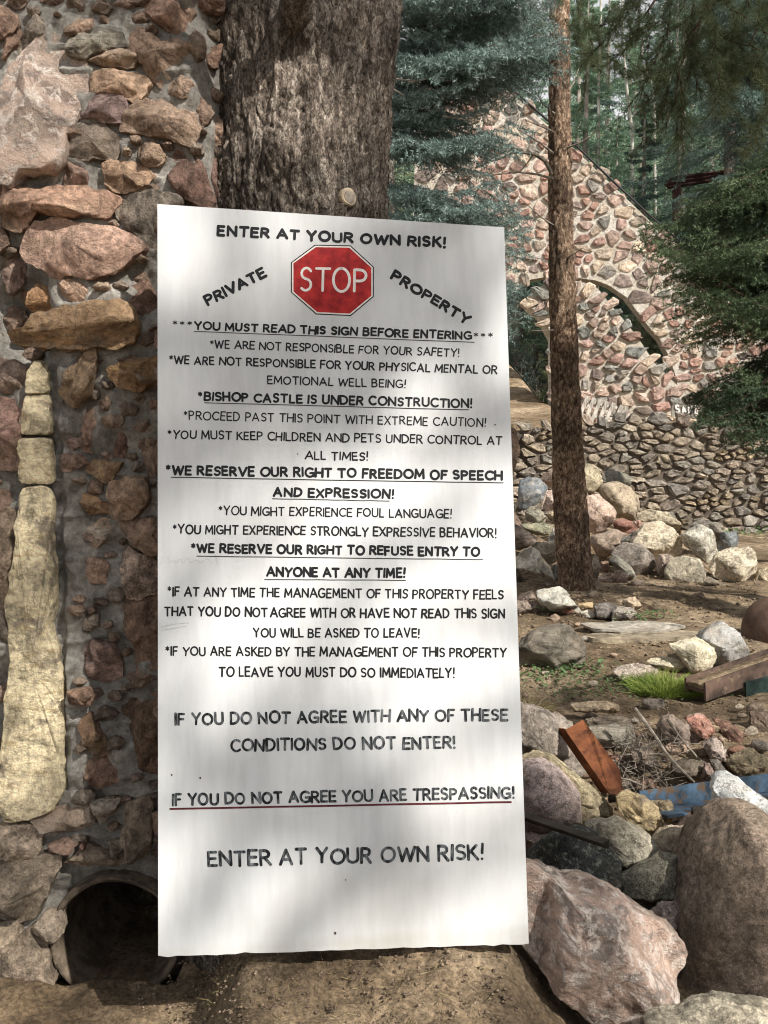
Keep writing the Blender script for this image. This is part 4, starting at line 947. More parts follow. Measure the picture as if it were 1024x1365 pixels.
# ---------------------------------------------------------------- boulders
H5=((674,520,1024,800),1024); Q5=((684,600,854,800),1024); R7=((684,780,854,950),1024); M6=((680,760,1024,1000),1024); N7=((680,930,1024,1180),1024); L8=((680,1080,1024,1365),1024)
GB='boulders heaped in front of the retaining wall'; GF_='boulders piled to the right of the sign'; GM='rocks lying about the trodden ground'
B=[
(Q5,[(40,330),(60,240),(130,212),(210,225),(285,290),(280,360),(240,400),(190,430),(90,485),(50,470)],13.0,'6f777c','vein','blue grey rounded boulder left of the pine trunk, resting against the sign edge',GB),
(Q5,[(230,460),(250,390),(275,322),(345,318),(400,330),(400,480),(290,490)],12.6,'b09a8c','granite','narrow pink granite boulder half hidden by the left side of the pine trunk',GB),
(Q5,[(232,190),(290,170),(380,172),(390,300),(290,302),(240,230)],13.6,'a58c7c','granite','pinkish boulder at the top of the heap just left of the pine trunk',GB),
(Q5,[(100,500),(150,445),(200,460),(275,545),(260,590),(180,590),(100,570)],12.2,'85806f','plain','triangular olive grey stone under the blue grey boulder',GB),
(Q5,[(275,520),(320,490),(400,495),(400,600),(300,585)],12.0,'a39374','plain','small tan stone touching the left side of the pine trunk',GB),
(Q5,[(70,600),(180,590),(260,580),(325,620),(290,680),(200,690),(90,650)],11.7,'8a856a','lichen','flat mossy yellow grey stone above the striped brown one',GB),
(Q5,[(-90,610),(0,590),(80,620),(200,710),(150,760),(60,800),(-80,800)],11.2,'857466','strata','striped brown boulder sticking out from behind the sign edge',GB),
(Q5,[(280,740),(330,625),(420,620),(420,745)],11.3,'a8a498','plain','pale grey upright stone tucked behind the pine trunk',GB),
(Q5,[(150,770),(200,740),(385,735),(400,870),(300,925),(230,850)],10.9,'8f8270','plain','broad brown grey boulder left of the pine trunk foot',GB),
(Q5,[(10,960),(15,890),(80,810),(145,775),(200,800),(230,880),(300,950),(340,1050),(290,1112),(230,1030),(150,965),(70,940)],10.1,'cbc3b2','vein','craggy white boulder overhanging a dark hollow beside the sign',GB),
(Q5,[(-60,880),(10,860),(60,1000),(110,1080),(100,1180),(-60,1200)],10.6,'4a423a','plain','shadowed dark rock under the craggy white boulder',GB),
(Q5,[(305,930),(400,905),(420,1060),(340,1060)],10.4,'8f8d84','plain','grey stone wedged behind the foot of the pine trunk',GB),
(R7,[(190,60),(300,25),(400,10),(480,120),(545,200),(560,250),(500,262),(400,235),(300,210),(220,130)],9.5,'b5b2a4','vein','long pale grey rock sloping down to the right at the foot of the white boulder',GM),
(R7,[(545,215),(600,205),(680,240),(660,268),(560,262)],9.1,'c4bca8','vein','small white stone at the tip of the long pale rock',GM),
(R7,[(36,110),(70,75),(160,48),(200,125),(150,140),(40,140)],9.3,'9a8578','plain','pointed pinkish slab standing beside the sign edge',GM),
(R7,[(-40,130),(200,128),(238,180),(230,235),(80,240),(-40,232)],9.0,'8d7c6e','plain','flat pinkish brown slab lying beside the sign edge',GM),
(Q5,[(545,180),(560,120),(600,105),(660,130),(700,190),(715,250),(690,310),(630,345),(580,335),(550,260)],13.4,'b0a283','plain','egg shaped cream boulder on top of the heap, right of the pine trunk',GB),
(Q5,[(690,310),(710,270),(840,252),(930,290),(990,370),(1010,480),(990,560),(930,575),(820,540),(810,470),(740,400)],13.2,'9a8a72','plain','largest smooth tan boulder at the back of the heap',GB),
(Q5,[(545,390),(620,365),(690,350),(740,400),(800,450),(825,500),(800,590),(740,650),(650,685),(600,640),(545,560)],12.3,'b89c8a','granite','rounded pink and cream boulder right against the pine trunk',GB),
(Q5,[(800,560),(880,545),(950,575),(1010,630),(930,670),(820,640)],12.2,'8c6152','plain','brick red flat stone in the middle of the heap',GB),
(Q5,[(980,575),(1020,560),(1060,600),(1040,640),(1000,620)],12.25,'b08a78','plain','small pink stone at the right end of the brick red one',GB),
(Q5,[(620,740),(640,690),(830,632),(925,680),(900,720),(800,760),(790,830),(730,885),(680,850)],11.7,'93806f','plain','angular grey brown boulder below the rounded pink one',GB),
(Q5,[(790,790),(800,760),(930,690),(1000,650),(1040,680),(1040,770),(960,740),(900,740),(850,790)],11.6,'6f6e68','plain','slate grey wedge between two larger boulders',GB),
(H5,[(415,640),(430,615),(470,595),(530,600),(570,640),(590,700),(560,750),(510,745),(480,700),(430,680)],11.1,'7e746a','plain','dark grey rounded boulder with a pale cap, front of the heap',GB),
(H5,[(405,665),(430,643),(480,680),(515,730),(500,752),(475,745),(440,700)],10.7,'8f8a7c','lichen','thin grey slab leaning on the dark rounded boulder',GB),
(H5,[(420,730),(425,708),(455,703),(480,725),(472,758),(435,765)],10.4,'a88d7c','granite','small round pink stone at the front foot of the heap',GB),
(H5,[(355,755),(370,725),(410,712),(428,735),(430,766),(380,770)],10.5,'a38b7a','granite','low pinkish stone next to the pine trunk foot',GB),
(H5,[(335,690),(350,645),(362,650),(372,690),(360,735),(340,730)],10.7,'a59381','plain','narrow tan stone right beside the pine trunk',GB),
(H5,[(365,700),(375,668),(402,668),(408,695),(400,715)],10.9,'95755f','plain','small brown stone in a gap near the pine trunk',GB),
(H5,[(490,745),(540,742),(545,768),(495,770)],10.3,'7d6e60','plain','small brown block on the ground before the heap',GM),
(H5,[(485,590),(540,530),(600,512),(660,535),(690,580),(690,640),(640,670),(580,660),(560,620),(500,600)],11.4,'b3a58c','plain','large cream boulder in the middle front of the heap',GB),
(H5,[(515,480),(560,465),(640,480),(690,530),(680,555),(600,515),(540,515),(515,500)],12.4,'a89a80','plain','long flat cream boulder behind the middle of the heap',GB),
(H5,[(690,565),(760,525),(800,545),(835,640),(790,680),(740,640),(700,600)],11.3,'a9a393','granite','tilted light grey block on the right half of the heap',GB),
(H5,[(710,530),(770,497),(830,530),(850,580),(830,605),(790,550)],12.0,'6f675d','plain','dark grey boulder behind the tilted light grey block',GB),
(H5,[(830,600),(850,555),(900,550),(912,600),(880,640),(835,635)],11.8,'6f7475','plain','blue grey rock at the right end behind the heap',GB),
(H5,[(620,710),(640,665),(700,648),(760,660),(775,710),(770,770),(700,777),(640,765)],10.5,'aaa089','granite','smooth cream boulder with a dark underside at the foot of the heap',GB),
(H5,[(590,700),(600,640),(640,640),(660,660),(620,700),(612,745)],10.8,'9a8778','plain','pinkish brown stone wedged left of the smooth cream boulder',GB),
(H5,[(800,700),(830,640),(890,615),(970,618),(988,660),(985,730),(950,755),(870,750),(815,735)],10.5,'b8ab92','granite','big pale boulder with a flat top at the right end of the heap',GB),
(H5,[(980,740),(990,705),(1024,695),(1060,740),(1040,783),(1000,785)],10.4,'b3a283','granite','round cream boulder cut by the right edge of the view',GB),
(H5,[(770,730),(800,730),(862,762),(780,768)],10.4,'8c7f6d','plain','thin flat stone between the two pale boulders',GM),
(H5,[(390,300),(400,400),(460,380),(500,420),(480,330)],14.2,'6c6a60','plain','dark stone at the wall foot behind the largest tan boulder',GB),
(H5,[(-30,480),(30,470),(75,530),(60,600),(-30,600)],12.2,'6f5d50','plain','dark brown stone below the blue grey boulder beside the sign',GB),
(H5,[(-30,130),(40,150),(60,240),(30,330),(-30,330)],15.2,'7d6654','plain','reddish brown rock high up against the sign edge',GB),
# trodden ground
(M6,[(30,310),(70,265),(110,238),(180,218),(240,222),(300,290),(305,350),(285,395),(240,400),(150,380),(30,385),(0,360),(0,320)],6.3,'7d7465','strata','grey brown rock with wavy stripes beside the sign edge',GM),
(M6,[(330,140),(400,130),(440,148),(450,175),(420,203),(360,205),(340,185)],8.1,'6d665f','plain','dark grey stone with a hollow on its left, by the flat slates',GM),
(M6,[(410,165),(440,145),(490,150),(505,170),(495,200),(405,205)],8.0,'9c9184','granite','light grey stone right of the dark hollow stone by the slates',GM),
(M6,[(430,122),(500,108),(530,150),(500,170),(470,148)],8.6,'ab967b','plain','tan stone standing behind the light grey stone by the slates',GM),
(M6,[(270,135),(330,128),(332,160),(285,160)],8.7,'b39a70','sand','flat yellow stone behind the slates',GM),
(M6,[(412,402),(440,385),(500,374),(560,385),(595,400),(560,430),(500,442),(430,428)],6.2,'b5a595','granite','low white stone left of the bright grass tuft',GM),
(M6,[(632,296),(660,300),(700,280),(760,278),(805,305),(822,350),(800,395),(735,425),(705,385),(680,345),(650,322)],6.4,'cfc3a2','vein','cream fan shaped rock behind the grass tuft',GM),
(M6,[(745,265),(800,230),(860,210),(910,250),(940,330),(930,350),(850,385),(800,400),(780,300)],6.8,'a8a6a2','vein','grey and white veined rock beside the rusty tank',GM),
(M6,[(540,362),(580,350),(650,352),(700,378),(725,415),(660,410),(590,385)],6.5,'b9ae92','vein','low cream stone half hidden by the grass tuft',GM),
# bank and heap in front
(N7,[(-20,60),(35,45),(90,48),(170,72),(250,100),(290,180),(310,290),(290,325),(200,330),(100,300),(-20,250)],4.55,'8f8376','plain','wide grey brown boulder behind the rust plate, beside the sign',GF_),
(N7,[(40,245),(110,233),(180,245),(260,310),(350,380),(410,440),(400,500),(370,530),(280,530),(200,400)],4.15,'a59673','granite','speckled yellow boulder behind the pink one beside the sign',GF_),
(N7,[(0,290),(50,262),(110,255),(160,265),(220,310),(270,370),(275,460),(270,520),(230,555),(120,565),(0,550)],3.95,'a38f88','granite','rounded pale pink granite boulder beside the sign, above the steel bar',GF_),
(N7,[(425,400),(445,385),(480,378),(540,405),(580,430),(600,470),(625,515),(600,545),(560,550),(500,520),(430,450)],4.0,'b59f74','sand','craggy ochre rock in front of the blue channel',GF_),
(N7,[(560,420),(640,410),(656,455),(640,500),(620,520),(590,460)],4.15,'a48f6d','sand','small ochre rock at the open end of the blue channel',GF_),
(N7,[(310,125),(400,112),(490,112),(502,150),(495,200),(420,208),(330,180)],4.9,'8f8778','strata','layered grey block in the bank right of the rust plate',GF_),
(N7,[(300,88),(400,78),(475,85),(500,125),(400,128),(320,118)],5.0,'8a7c69','strata','thin brown layered slab on top of the bank',GF_),
(N7,[(590,120),(610,85),(650,70),(700,105),(745,170),(742,215),(680,217),(620,180)],4.9,'857468','plain','brown faceted rock in the bank behind the bare stick',GF_),
(N7,[(703,90),(740,70),(772,65),(800,110),(822,160),(775,172),(730,135)],4.9,'b07a66','vein','reddish pink rock on the bank',GF_),
(N7,[(812,88),(870,95),(910,125),(945,170),(940,220),(900,222),(850,150)],4.95,'81604f','plain','reddish slab leaning back on the bank',GF_),
(N7,[(768,192),(820,155),(862,210),(852,250),(792,238)],4.75,'a08f84','granite','pale pinkish stone below the leaning reddish slab',GF_),
(N7,[(860,262),(910,225),(960,205),(1020,240),(1030,290),(980,305),(900,308)],4.7,'86785c','plain','olive brown rock above the right end of the blue channel',GF_),
(N7,[(960,60),(1060,60),(1060,200),(1000,190),(960,130)],5.0,'6d5c4c','plain','dark brown rock at the right edge of the bank',GF_),
(N7,[(240,30),(320,18),(400,20),(420,45),(330,60),(255,52)],5.3,'a08c70','sand','flat tan stone pressed into the soil above the bank',GF_),
(N7,[(640,262),(700,250),(775,256),(782,300),(720,322),(650,310)],4.6,'6f6558','strata','dark layered stone behind the blue channel',GF_),
(N7,[(765,335),(775,262),(795,262),(822,330)],4.55,'8a7468','plain','pointed brown stone behind the blue channel',GF_),
(N7,[(795,248),(830,250),(862,300),(820,325)],4.6,'6a635c','plain','grey wedge stone behind the blue channel',GF_),
(N7,[(480,215),(560,205),(590,260),(540,300),(480,280)],4.7,'77685a','plain','brown stone among the dry sticks',GF_),
(N7,[(815,330),(835,303),(865,300),(900,320),(960,365),(1040,425),(1040,500),(900,490),(820,485),(790,465),(825,425),(812,370)],3.75,'c6c8c6','vein','white rock leaning over the blue channel',GF_),
(N7,[(660,520),(700,475),(780,465),(820,490),(770,525)],3.9,'a38b7c','plain','low pinkish stone under the end of the blue channel',GF_),
(N7,[(570,570),(620,520),(770,518),(800,600),(710,660),(600,650)],3.75,'a09079','plain','broad tan stone left of the big brown boulder',GF_),
(N7,[(290,520),(360,500),(440,500),(520,530),(590,590),(602,640),(560,665),(440,740),(400,720),(380,570)],3.7,'8f8876','granite','grey boulder with a yellow crown and a pink foot behind the black one',GF_),
(L8,[(60,215),(130,150),(220,100),(300,93),(380,125),(420,190),(440,280),(444,380),(330,370),(250,350),(150,300),(60,270)],3.45,'4b4d4a','lichen','black lichen speckled boulder below the steel bar',GF_),
(L8,[(440,290),(520,240),(620,195),(720,200),(720,280),(660,380),(560,440),(480,390),(440,345)],3.5,'75705f','lichen','grey green lichen boulder between the black and the big brown one',GF_),
(L8,[(550,440),(600,380),(660,370),(680,460),(640,520),(570,500)],3.35,'9c8b80','granite','small pinkish boulder wedged beside the big brown one',GF_),
(L8,[(-30,230),(68,248),(110,252),(190,290),(240,330),(340,345),(480,405),(600,480),(700,540),(722,580),(700,640),(650,720),(655,810),(560,848),(420,840),(300,780),(150,690),(60,600),(0,520),(-30,400)],2.93,'a08676','crag','big rough pink and grey boulder at the bottom, touching the sign corner',GF_),
(L8,[(560,690),(610,560),(650,360),(690,250),(740,120),(800,40),(870,-6),(950,-10),(1024,25),(1110,90),(1150,500),(1100,830),(900,850),(650,860),(600,800)],3.42,'7d6c5b','granite','huge smooth brown boulder at the right edge',GF_),
(L8,[(540,850),(580,820),(670,815),(740,775),(830,758),(940,770),(1024,780),(1120,800),(1120,960),(600,960)],2.62,'a59a83','granite','smooth pale boulder at the bottom right corner',GF_),
(L8,[(-60,785),(0,780),(50,800),(18,838),(-50,840)],2.78,'8f7a66','plain','small flat stone on the dirt near the bottom of the sign',GM),
(L8,[(60,100),(130,110),(200,110),(120,170),(50,220)],3.75,'8a7468','plain','pinkish stone between the steel bar and the black boulder',GF_),
(L8,[(380,90),(470,100),(520,140),(480,260),(440,280),(400,200)],3.75,'7a6a5e','plain','dull brown stone filling the gap behind the black boulder',GF_),
]
for i,(v,pts,Y,hx,kind,lab,grp) in enumerate(B):
    q=Z(v[0],v[1],pts); ww=np.ptp([a for a,b in q])*PS(Y); hh=np.ptp([b for a,b in q])*PS(Y); big=max(ww,hh)/Y
    if grp==GM and Y>5:       # rocks on the open ground rest on it
        d=ray(sum(a for a,b in q)/len(q),max(b for a,b in q)-1.5); t=3.0
        while t<14 and (CP+d*t)[2]>gzat((CP+d*t)[0],(CP+d*t)[1]): t+=.02
        Y=float((CP+d*t)[1])+.25*min(ww,hh); ww*=1; 
    D=.42*min(ww,hh)+.08*max(ww,hh)
    smooth_=('smooth' in lab or 'rounded' in lab or 'egg' in lab)
    near=Y<5
    stone_px('boulder' if max(ww,hh)>.22 else 'stone',q,Y+.0,D,M[kind],tuple((c_*.8+.2*sum(lin(hx)[:3])/3)*1.42 for c_ in lin(hx)[:3])+(1,),200+i,None,lab,'boulder' if max(ww,hh)>.22 else 'stone',grp,
        nr=(64 if near else 40) if big>.12 else 26,nseg=(136 if near else 84) if big>.12 else 52,fine=(.004 if near else .006),box=.50 if smooth_ else .42,facets=2 if 'huge' in lab else (5 if smooth_ or kind=='crag' else 12),rough=.022 if smooth_ else .045,
        jag=.012 if smooth_ else .03,fcut=(.7,1.0) if smooth_ else (.5,.9),freq=1.0 if smooth_ else 1.4)
g=np.random.default_rng(404); placed=[]
for k in range(400):
    if k<300: px,py,r0=g.uniform(700,1015),g.uniform(938,1052),g.uniform(5,15)
    else: px,py,r0=g.uniform(700,990),g.uniform(790,930),g.uniform(3,8)
    if (k<300 and sum(q[1]>936 for q in placed)>=44): continue
    if any(math.hypot(px-a,py-b)<(r0+c_)*.9 for a,b,c_ in placed) or (930<px and 860<py<940) or (830<px<940 and 870<py<930): continue
    d=ray(px,py); t=2.4
    while t<14:
        p=CP+d*t
        if p[2]<gzat(p[0],p[1])+.02: break
        t+=.03
    placed.append((px,py,r0)); Yq=p[1]
    pts=[(px+math.cos(u)*r0*g.uniform(.7,1.25)*1.2,py+math.sin(u)*r0*g.uniform(.6,1.2)*.75) for u in np.linspace(0,2*math.pi,8,endpoint=False)]
    hx=['8f7f6f','a08a78','7f766c','a8957c','94705f','b5a896'][k%6]
    cw=['brown','tan','grey','sandy','reddish brown','pale'][k%6]
    stone_px('stone',pts,Yq,r0*PS(Yq)*.7,M[['plain','granite','vein','strata'][k%4]],lin(hx,1.25),900+k,None,f'small {cw} broken stone lying loose on the bank' if py>930 else f'small {cw} stone lying loose on the trodden ground','stone','small loose stones on the bank' if py>930 else 'small loose stones on the trodden ground',nr=10,nseg=20,rough=.05,box=.4)
    if len(placed)>=66: break
# thin slates
def slab(name,pts,Y0,th,mat,hx,label,cat,zt=None,seed=0):
    """flat stone lying on the ground: photograph outline dropped onto height zt"""
    g=np.random.default_rng(seed); q=resample(pts,26); T=[]; c0=centroid(pts); z0=.1
    for _ in range(6): d=ray(*c0); p=CP+d*((z0+zt-CAMZ)/d[2]); z0=gzat(p[0],p[1])
    zt=z0+zt
    for a,b in q:
        d=ray(a,b); t=(zt-CAMZ)/d[2]; T.append(CP+d*t)
    T=np.array(T); n=len(T); T[:,2]+=g.normal(0,.004,n); c=T.mean(0)
    V=np.vstack([T,T-[0,0,th]+g.normal(0,.006,(n,3)),[c]]); F=[(i,(i+1)%n,2*n) for i in range(n)]+[(i,n+i,n+(i+1)%n,(i+1)%n) for i in range(n)]
    o=localised(name,V,F,mat,None,lin(hx),base=False); return tag(o,label,cat,'flat slates on the trodden ground')
slab('slate',Z(*M6,[(272,210),(400,205),(520,200),(705,215),(700,228),(570,240),(440,245),(350,232)]),8,.022,M['strata'],'c4bcae','pale grey flat slate lying on the ground, upper one',cat='slate',zt=.055,seed=1)
slab('slate',Z(*M6,[(290,262),(320,248),(560,238),(745,240),(790,250),(740,264),(600,272),(320,272)]),8,.04,M['strata'],'b3a58e','long brown slate edge below the pale slate',cat='slate',zt=.03,seed=2)
stone_px('slate',Z(*M6,[(520,128),(560,140),(610,160),(650,180),(680,208),(640,210),(560,196),(522,170)]),8.6,.06,M['plain'],lin('5a4a3c'),771,None,'dark slab leaning up with a black gap beneath it','slate','flat slates on the trodden ground',nr=14,nseg=34,box=.2)
# ---------------------------------------------------------------- steel things
M['bluesteel']=simple('blue_scuffed_steel',lin('33404b'),lin('5f7a92'),9,.55,50,.6,.004,metal=.2,spots=(lin('6f5b48'),11,.52))
M['rustplate']=simple('orange_rusty_steel',lin('523020'),lin('7f4e31'),10,.85,90,.5,.003,spots=(lin('4a2c1c'),14,.54))
M['darksteel']=simple('dark_oily_steel',lin('24211e'),lin('46403a'),12,.5,60,.4,.003,metal=.4)
M['beamsteel']=simple('brown_rusty_beam_steel',lin('3d332d'),lin('69564b'),7,.75,60,.5,.004,spots=(lin('7b6a58'),10,.58))
M['tanksteel']=simple('rusty_tank_steel',lin('4a3a32'),lin('735c4e'),5,.7,30,.3,.004,spots=(lin('3c4144'),4,.56))
def prism(prof,a,b,up,name,mat,par):
    """extrude a (side,up) profile from a to b"""
    a=np.array(a);b=np.array(b); d=(b-a)/np.linalg.norm(b-a); s=np.cross(d,up); s/=np.linalg.norm(s); u=np.cross(s,d)
    n=len(prof); V=[a+s*x+u*y for x,y in prof]+[b+s*x+u*y for x,y in prof]
    F=[(i,(i+1)%n,n+(i+1)%n,n+i) for i in range(n)]+[tuple(range(n-1,-1,-1)),tuple(range(n,2*n))]
    V=np.array(V); bm=bmesh.new(); vv=[bm.verts.new(v) for v in V]; fs=[bm.faces.new([vv[i] for i in f]) for f in F]
    bmesh.ops.triangulate(bm,faces=fs[-2:]); bmesh.ops.recalc_face_normals(bm,faces=bm.faces); bm.verts.index_update()
    Vv=[v.co[:] for v in bm.verts]; Ff=[[v.index for v in f.verts] for f in bm.faces]; bm.free()
    return localised(name,Vv,Ff,mat,par)
# blue channel: floor plate with two flanges
a=P(872,1083,4.10); b_=P(1120,1047,4.45); t_=.012; W_=.10; Hh=.085
ch=empty('blue_channel',a,'blue scuffed steel channel lying among the rocks','steel channel','scrap steel among the rocks')
prism([(-W_,0),(W_,0),(W_,-t_),(-W_,-t_)],a,b_,[0,.25,1],'web',M['bluesteel'],ch)
prism([(-W_-.002,-t_),(-W_-.002,Hh),(-W_-t_,Hh),(-W_-t_,-t_)],a,b_,[0,.25,1],'flange',M['bluesteel'],ch)
prism([(W_+.002,-t_),(W_+.002,Hh*.25),(W_+t_,Hh*.25),(W_+t_,-.085)][:2]+[(W_+t_,Hh*.25),(W_+t_,-.08),(W_+.002,-.08)],a+(b_-a)*.12,b_,[0,.25,1],'flange',M['darksteel'],ch)
# rust plate
rp_=empty('rusty_plate',P(800,1055,4.2),'orange rusted steel plate standing on the rocks','steel plate','scrap steel among the rocks')
TL,TR,BR,BL=[P(*Z((684,940,854,1110),1024,[q])[0],y) for q,y in (((420,200),4.42),((562,115),4.46),((886,708),4.12),((778,716),4.12))]
MR=P(*Z((684,940,854,1110),1024,[(640,225)])[0],4.38); MR2=P(*Z((684,940,854,1110),1024,[(858,520)])[0],4.2)
def thickpoly(pts,th,name,par,mat):
    V=np.array(pts); n=np.cross(V[1]-V[0],V[-1]-V[0]); n/=np.linalg.norm(n)
    if n[1]<0:n=-n
    k=len(V); W2=np.vstack([V,V+n*th]); F=[tuple(range(k)),tuple(range(2*k-1,k-1,-1))]+[(i,k+i,k+(i+1)%k,(i+1)%k) for i in range(k)]
    return localised(name,W2,F,mat,par)
thickpoly([TL,TR,MR,MR2,BR,BL],.012,'plate',rp_,M['rustplate'])
thickpoly([TL+[0,.014,0],BL+[0,.014,0],BL+[-.02,.10,-.03],TL+[-.03,.10,-.02]],.008,'flange',rp_,M['rustplate'])
thickpoly([BL+[0,0,-.004],BR+[0,0,-.004],BR+[.0,.02,-.05],BL+[0,.02,-.05]],.02,'foot',rp_,M['darksteel'])
# dark angle bar coming out from behind the sign
ab=empty('steel_bar',P(760,1105,3.35),'dark oily steel angle bar poking out from behind the sign','steel bar','scrap steel among the rocks')
prism([(0,0),(.05,0),(.05,-.008),(.008,-.008),(.008,-.035),(0,-.035)],P(640,1062,3.75),P(812,1119,3.28),[0,0,1],'angle_iron',M['darksteel'],ab)
# rusty beam full of soil, and the green one under it
be=empty('rusty_beam',P(960,900,5.6),'brown rusty steel channel filled with soil, lying on the right','steel beam','scrap steel among the rocks')
a=P(938,920,5.55); b_=P(1120,854,6.35)
prism([(-.13,.0),(.0,.0),(.0,-.02),(-.13,-.02)],a,b_,[0,0,1],'web',M['beamsteel'],be)
prism([(.002,.05),(.016,.05),(.016,-.07),(.002,-.07)],a,b_,[0,0,1],'flange',M['beamsteel'],be)
prism([(-.145,.05),(-.132,.05),(-.132,-.05),(-.145,-.05)],a,b_,[0,0,1],'flange',M['beamsteel'],be)
prism([(-.128,.022),(-.06,.036),(-.003,.024),(-.003,.003),(-.128,.003)],a,b_,[0,0,1],'soil_fill',M['soil'],be)
M['greensteel']=simple('dark_green_steel',lin('1f2d2b'),lin('3c4c48'),9,.5,50,.4,.003,metal=.3)
gb=empty('green_beam',P(1000,915,5.9),'dark green steel beam under the rusty one at the right edge','steel beam','scrap steel among the rocks')
prism([(-.1,0),(.03,0),(.03,-.11),(.018,-.11),(.018,-.012),(-.1,-.012)],P(990,909,5.75),P(1130,885,6.1),[0,0,1],'angle_iron',M['greensteel'],gb)
# rusty tank, domed end toward the left
tc_=P(1030,838,7.2); Rt=.262
tk=empty('rusty_tank',tc_-[0,0,Rt],'round rusty steel tank end at the right edge of the view','tank')
prof=[(-.30,.0),(-.297,.05),(-.28,.11),(-.25,.165),(-.20,.212),(-.14,.245),(-.06,.26),(0,.262)]
V=[];F=[];n=44
ax_=Vector((1,.35,.05)).normalized(); axn=np.array(ax_); s1=np.cross(axn,[0,0,1.]); s1/=np.linalg.norm(s1); s2=np.cross(s1,axn)
for x,r_ in prof:
    for k in range(n): q=2*math.pi*k/n; V.append(tc_+axn*(x+.08)+(s1*math.cos(q)+s2*math.sin(q))*max(r_,.002))
for i in range(len(prof)-1):
    for k in range(n): F.append((i*n+k,i*n+(k+1)%n,(i+1)*n+(k+1)%n,(i+1)*n+k))
localised('domed_end',V,F,M['tanksteel'],tk,smooth=True)
V,F=tube_geo([tc_+axn*.081,tc_+axn*.09,tc_+axn*1.2],[.262,.266,.266],n); localised('shell',V,F,M['tanksteel'],tk,smooth=True)
# ---------------------------------------------------------------- pine with the slim leaning trunk
YT=9.75
def trunk_geo(ctr,rad,nseg,nh,plates,seed,amp):
    ctr=np.array(ctr);rad=np.array(rad); L=np.r_[0,np.cumsum(np.linalg.norm(np.diff(ctr,axis=0),axis=1))]; t=np.linspace(0,L[-1],nh)
    c=np.stack([np.interp(t,L,ctr[:,k]) for k in range(3)],1); r=np.interp(t,L,rad)
    th=np.linspace(0,2*math.pi,nseg,endpoint=False); C=np.repeat(c,nseg,0); TH=np.tile(th,nh); Rr=np.repeat(r,nseg)
    q=np.c_[np.cos(TH)*Rr,np.sin(TH)*Rr,C[:,2]]; F1,F2,ID=worley(q*plates,seed); rel=sstep(0,.3,F2-F1)+.6*ID+.3*fbm(q*40,3,seed)
    rr=Rr*(1+.05*fbm(q*3,3,seed+4))+amp*rel
    V=np.c_[C[:,0]+np.cos(TH)*rr,C[:,1]+np.sin(TH)*rr,C[:,2]]
    I=np.arange(nh-1)[:,None]*nseg+np.arange(nseg)[None]; J=np.arange(nh-1)[:,None]*nseg+(np.arange(nseg)[None]+1)%nseg
    return V,np.stack([I,J,J+nseg,I+nseg],-1).reshape(-1,4)
tp=[(777,812,33),(771,790,29),(764,740,26.5),(759,650,24.5),(755,560,22.5),(752,450,20.5),(749,350,19),(747,250,17.5),(746,150,16),(746,60,15),(746,-60,13.5),(748,-260,11),(752,-600,6)]
pt=empty('pine_tree',P(772,800,YT),'slim leaning pine with scaly reddish brown bark and bare lower branches','tree')
V,F=trunk_geo([P(a,b,YT) for a,b,_ in tp],[c*PS(YT)*.84-.006 for _,_,c in tp],72,420,np.array([14,14,5]),3,.012)
obj('trunk',mesh('trunk',V,F,M['pinebark'],smooth=True),pt)
def px_tube(pts,Y,r0,r1,par,name='dead_branch',mat='deadwood',dy=0,n=5):
    q=np.array([P(a,b,Y+dy*k/max(len(pts)-1,1)) for k,(a,b) in enumerate(pts)]); V,F=tube_geo(q,np.linspace(r0,r1,len(q)),n); return localised(name,V,F,M[mat],par)
for pts,r0,r1,dy in [([(736,232),(726,214),(712,205),(697,203),(683,204),(668,211),(650,216),(634,224)],.022,.009,-.3),
 ([(737,238),(715,232),(690,229),(665,232),(640,230),(600,222)],.014,.005,-.6),([(738,205),(722,192),(706,182),(690,172)],.014,.004,.3),
 ([(712,205),(704,216),(694,228)],.01,.004,.2),([(737,175),(720,168),(700,160)],.01,.004,.2),([(754,198),(770,192),(788,182),(800,165)],.013,.004,-.2),
 ([(754,345),(766,338),(778,330)],.011,.004,-.2),([(738,300),(722,290),(700,270),(678,248)],.009,.003,-.4),([(700,270),(690,272),(672,262)],.006,.003,-.2),
 ([(756,290),(772,287),(788,284)],.009,.003,.2),([(752,130),(765,110),(772,90)],.013,.005,.3),([(740,152),(725,140),(712,120)],.011,.004,.3),
 ([(738,440),(725,441),(708,441)],.008,.003,.1)]:
    px_tube(pts,YT-.1,r0,r1,pt,dy=dy)
# long-needled pine shoots
def shoot_mesh(name,seed,L,ln,per,wd,nb=1,mat='pine',wood='darktwig'):
    g=np.random.default_rng(seed); A=[];B=[]
    p=np.array([0,0,0.]); d=np.array([1,0,0.])
    for k in range(8):
        q=p+d*L/8; A.append(p);B.append(q); p=q; d=d+g.normal(0,.12,3); d/=np.linalg.norm(d)
        for j in range(nb):
            if g.random()<.55:
                d2=d+g.normal(0,.7,3); d2/=np.linalg.norm(d2); e=q+d2*L*g.uniform(.15,.32); A.append(q);B.append(e)
    A=np.array(A);B=np.array(B)
    V1,F1=strips(A,B+(B-A)*.1,.006,g); m=len(A)
    V2,F2=needles(A,B,per,ln,wd,g,fwd=.9)
    return mesh(name,np.vstack([V1,V2]),np.vstack([F1,F2+len(V1)]),[M[wood],M[mat]],np.r_[np.zeros(len(F1),int),np.ones(len(F2),int)])
shoots=[shoot_mesh('needle_shoot',s,.55,.095,420,.0034,2) for s in (1,2,3)]
shoots_b=[shoot_mesh('needle_shoot',s+10,.5,.05,520,.003,2,mat='spruce') for s in (1,2)]
g=np.random.default_rng(21)
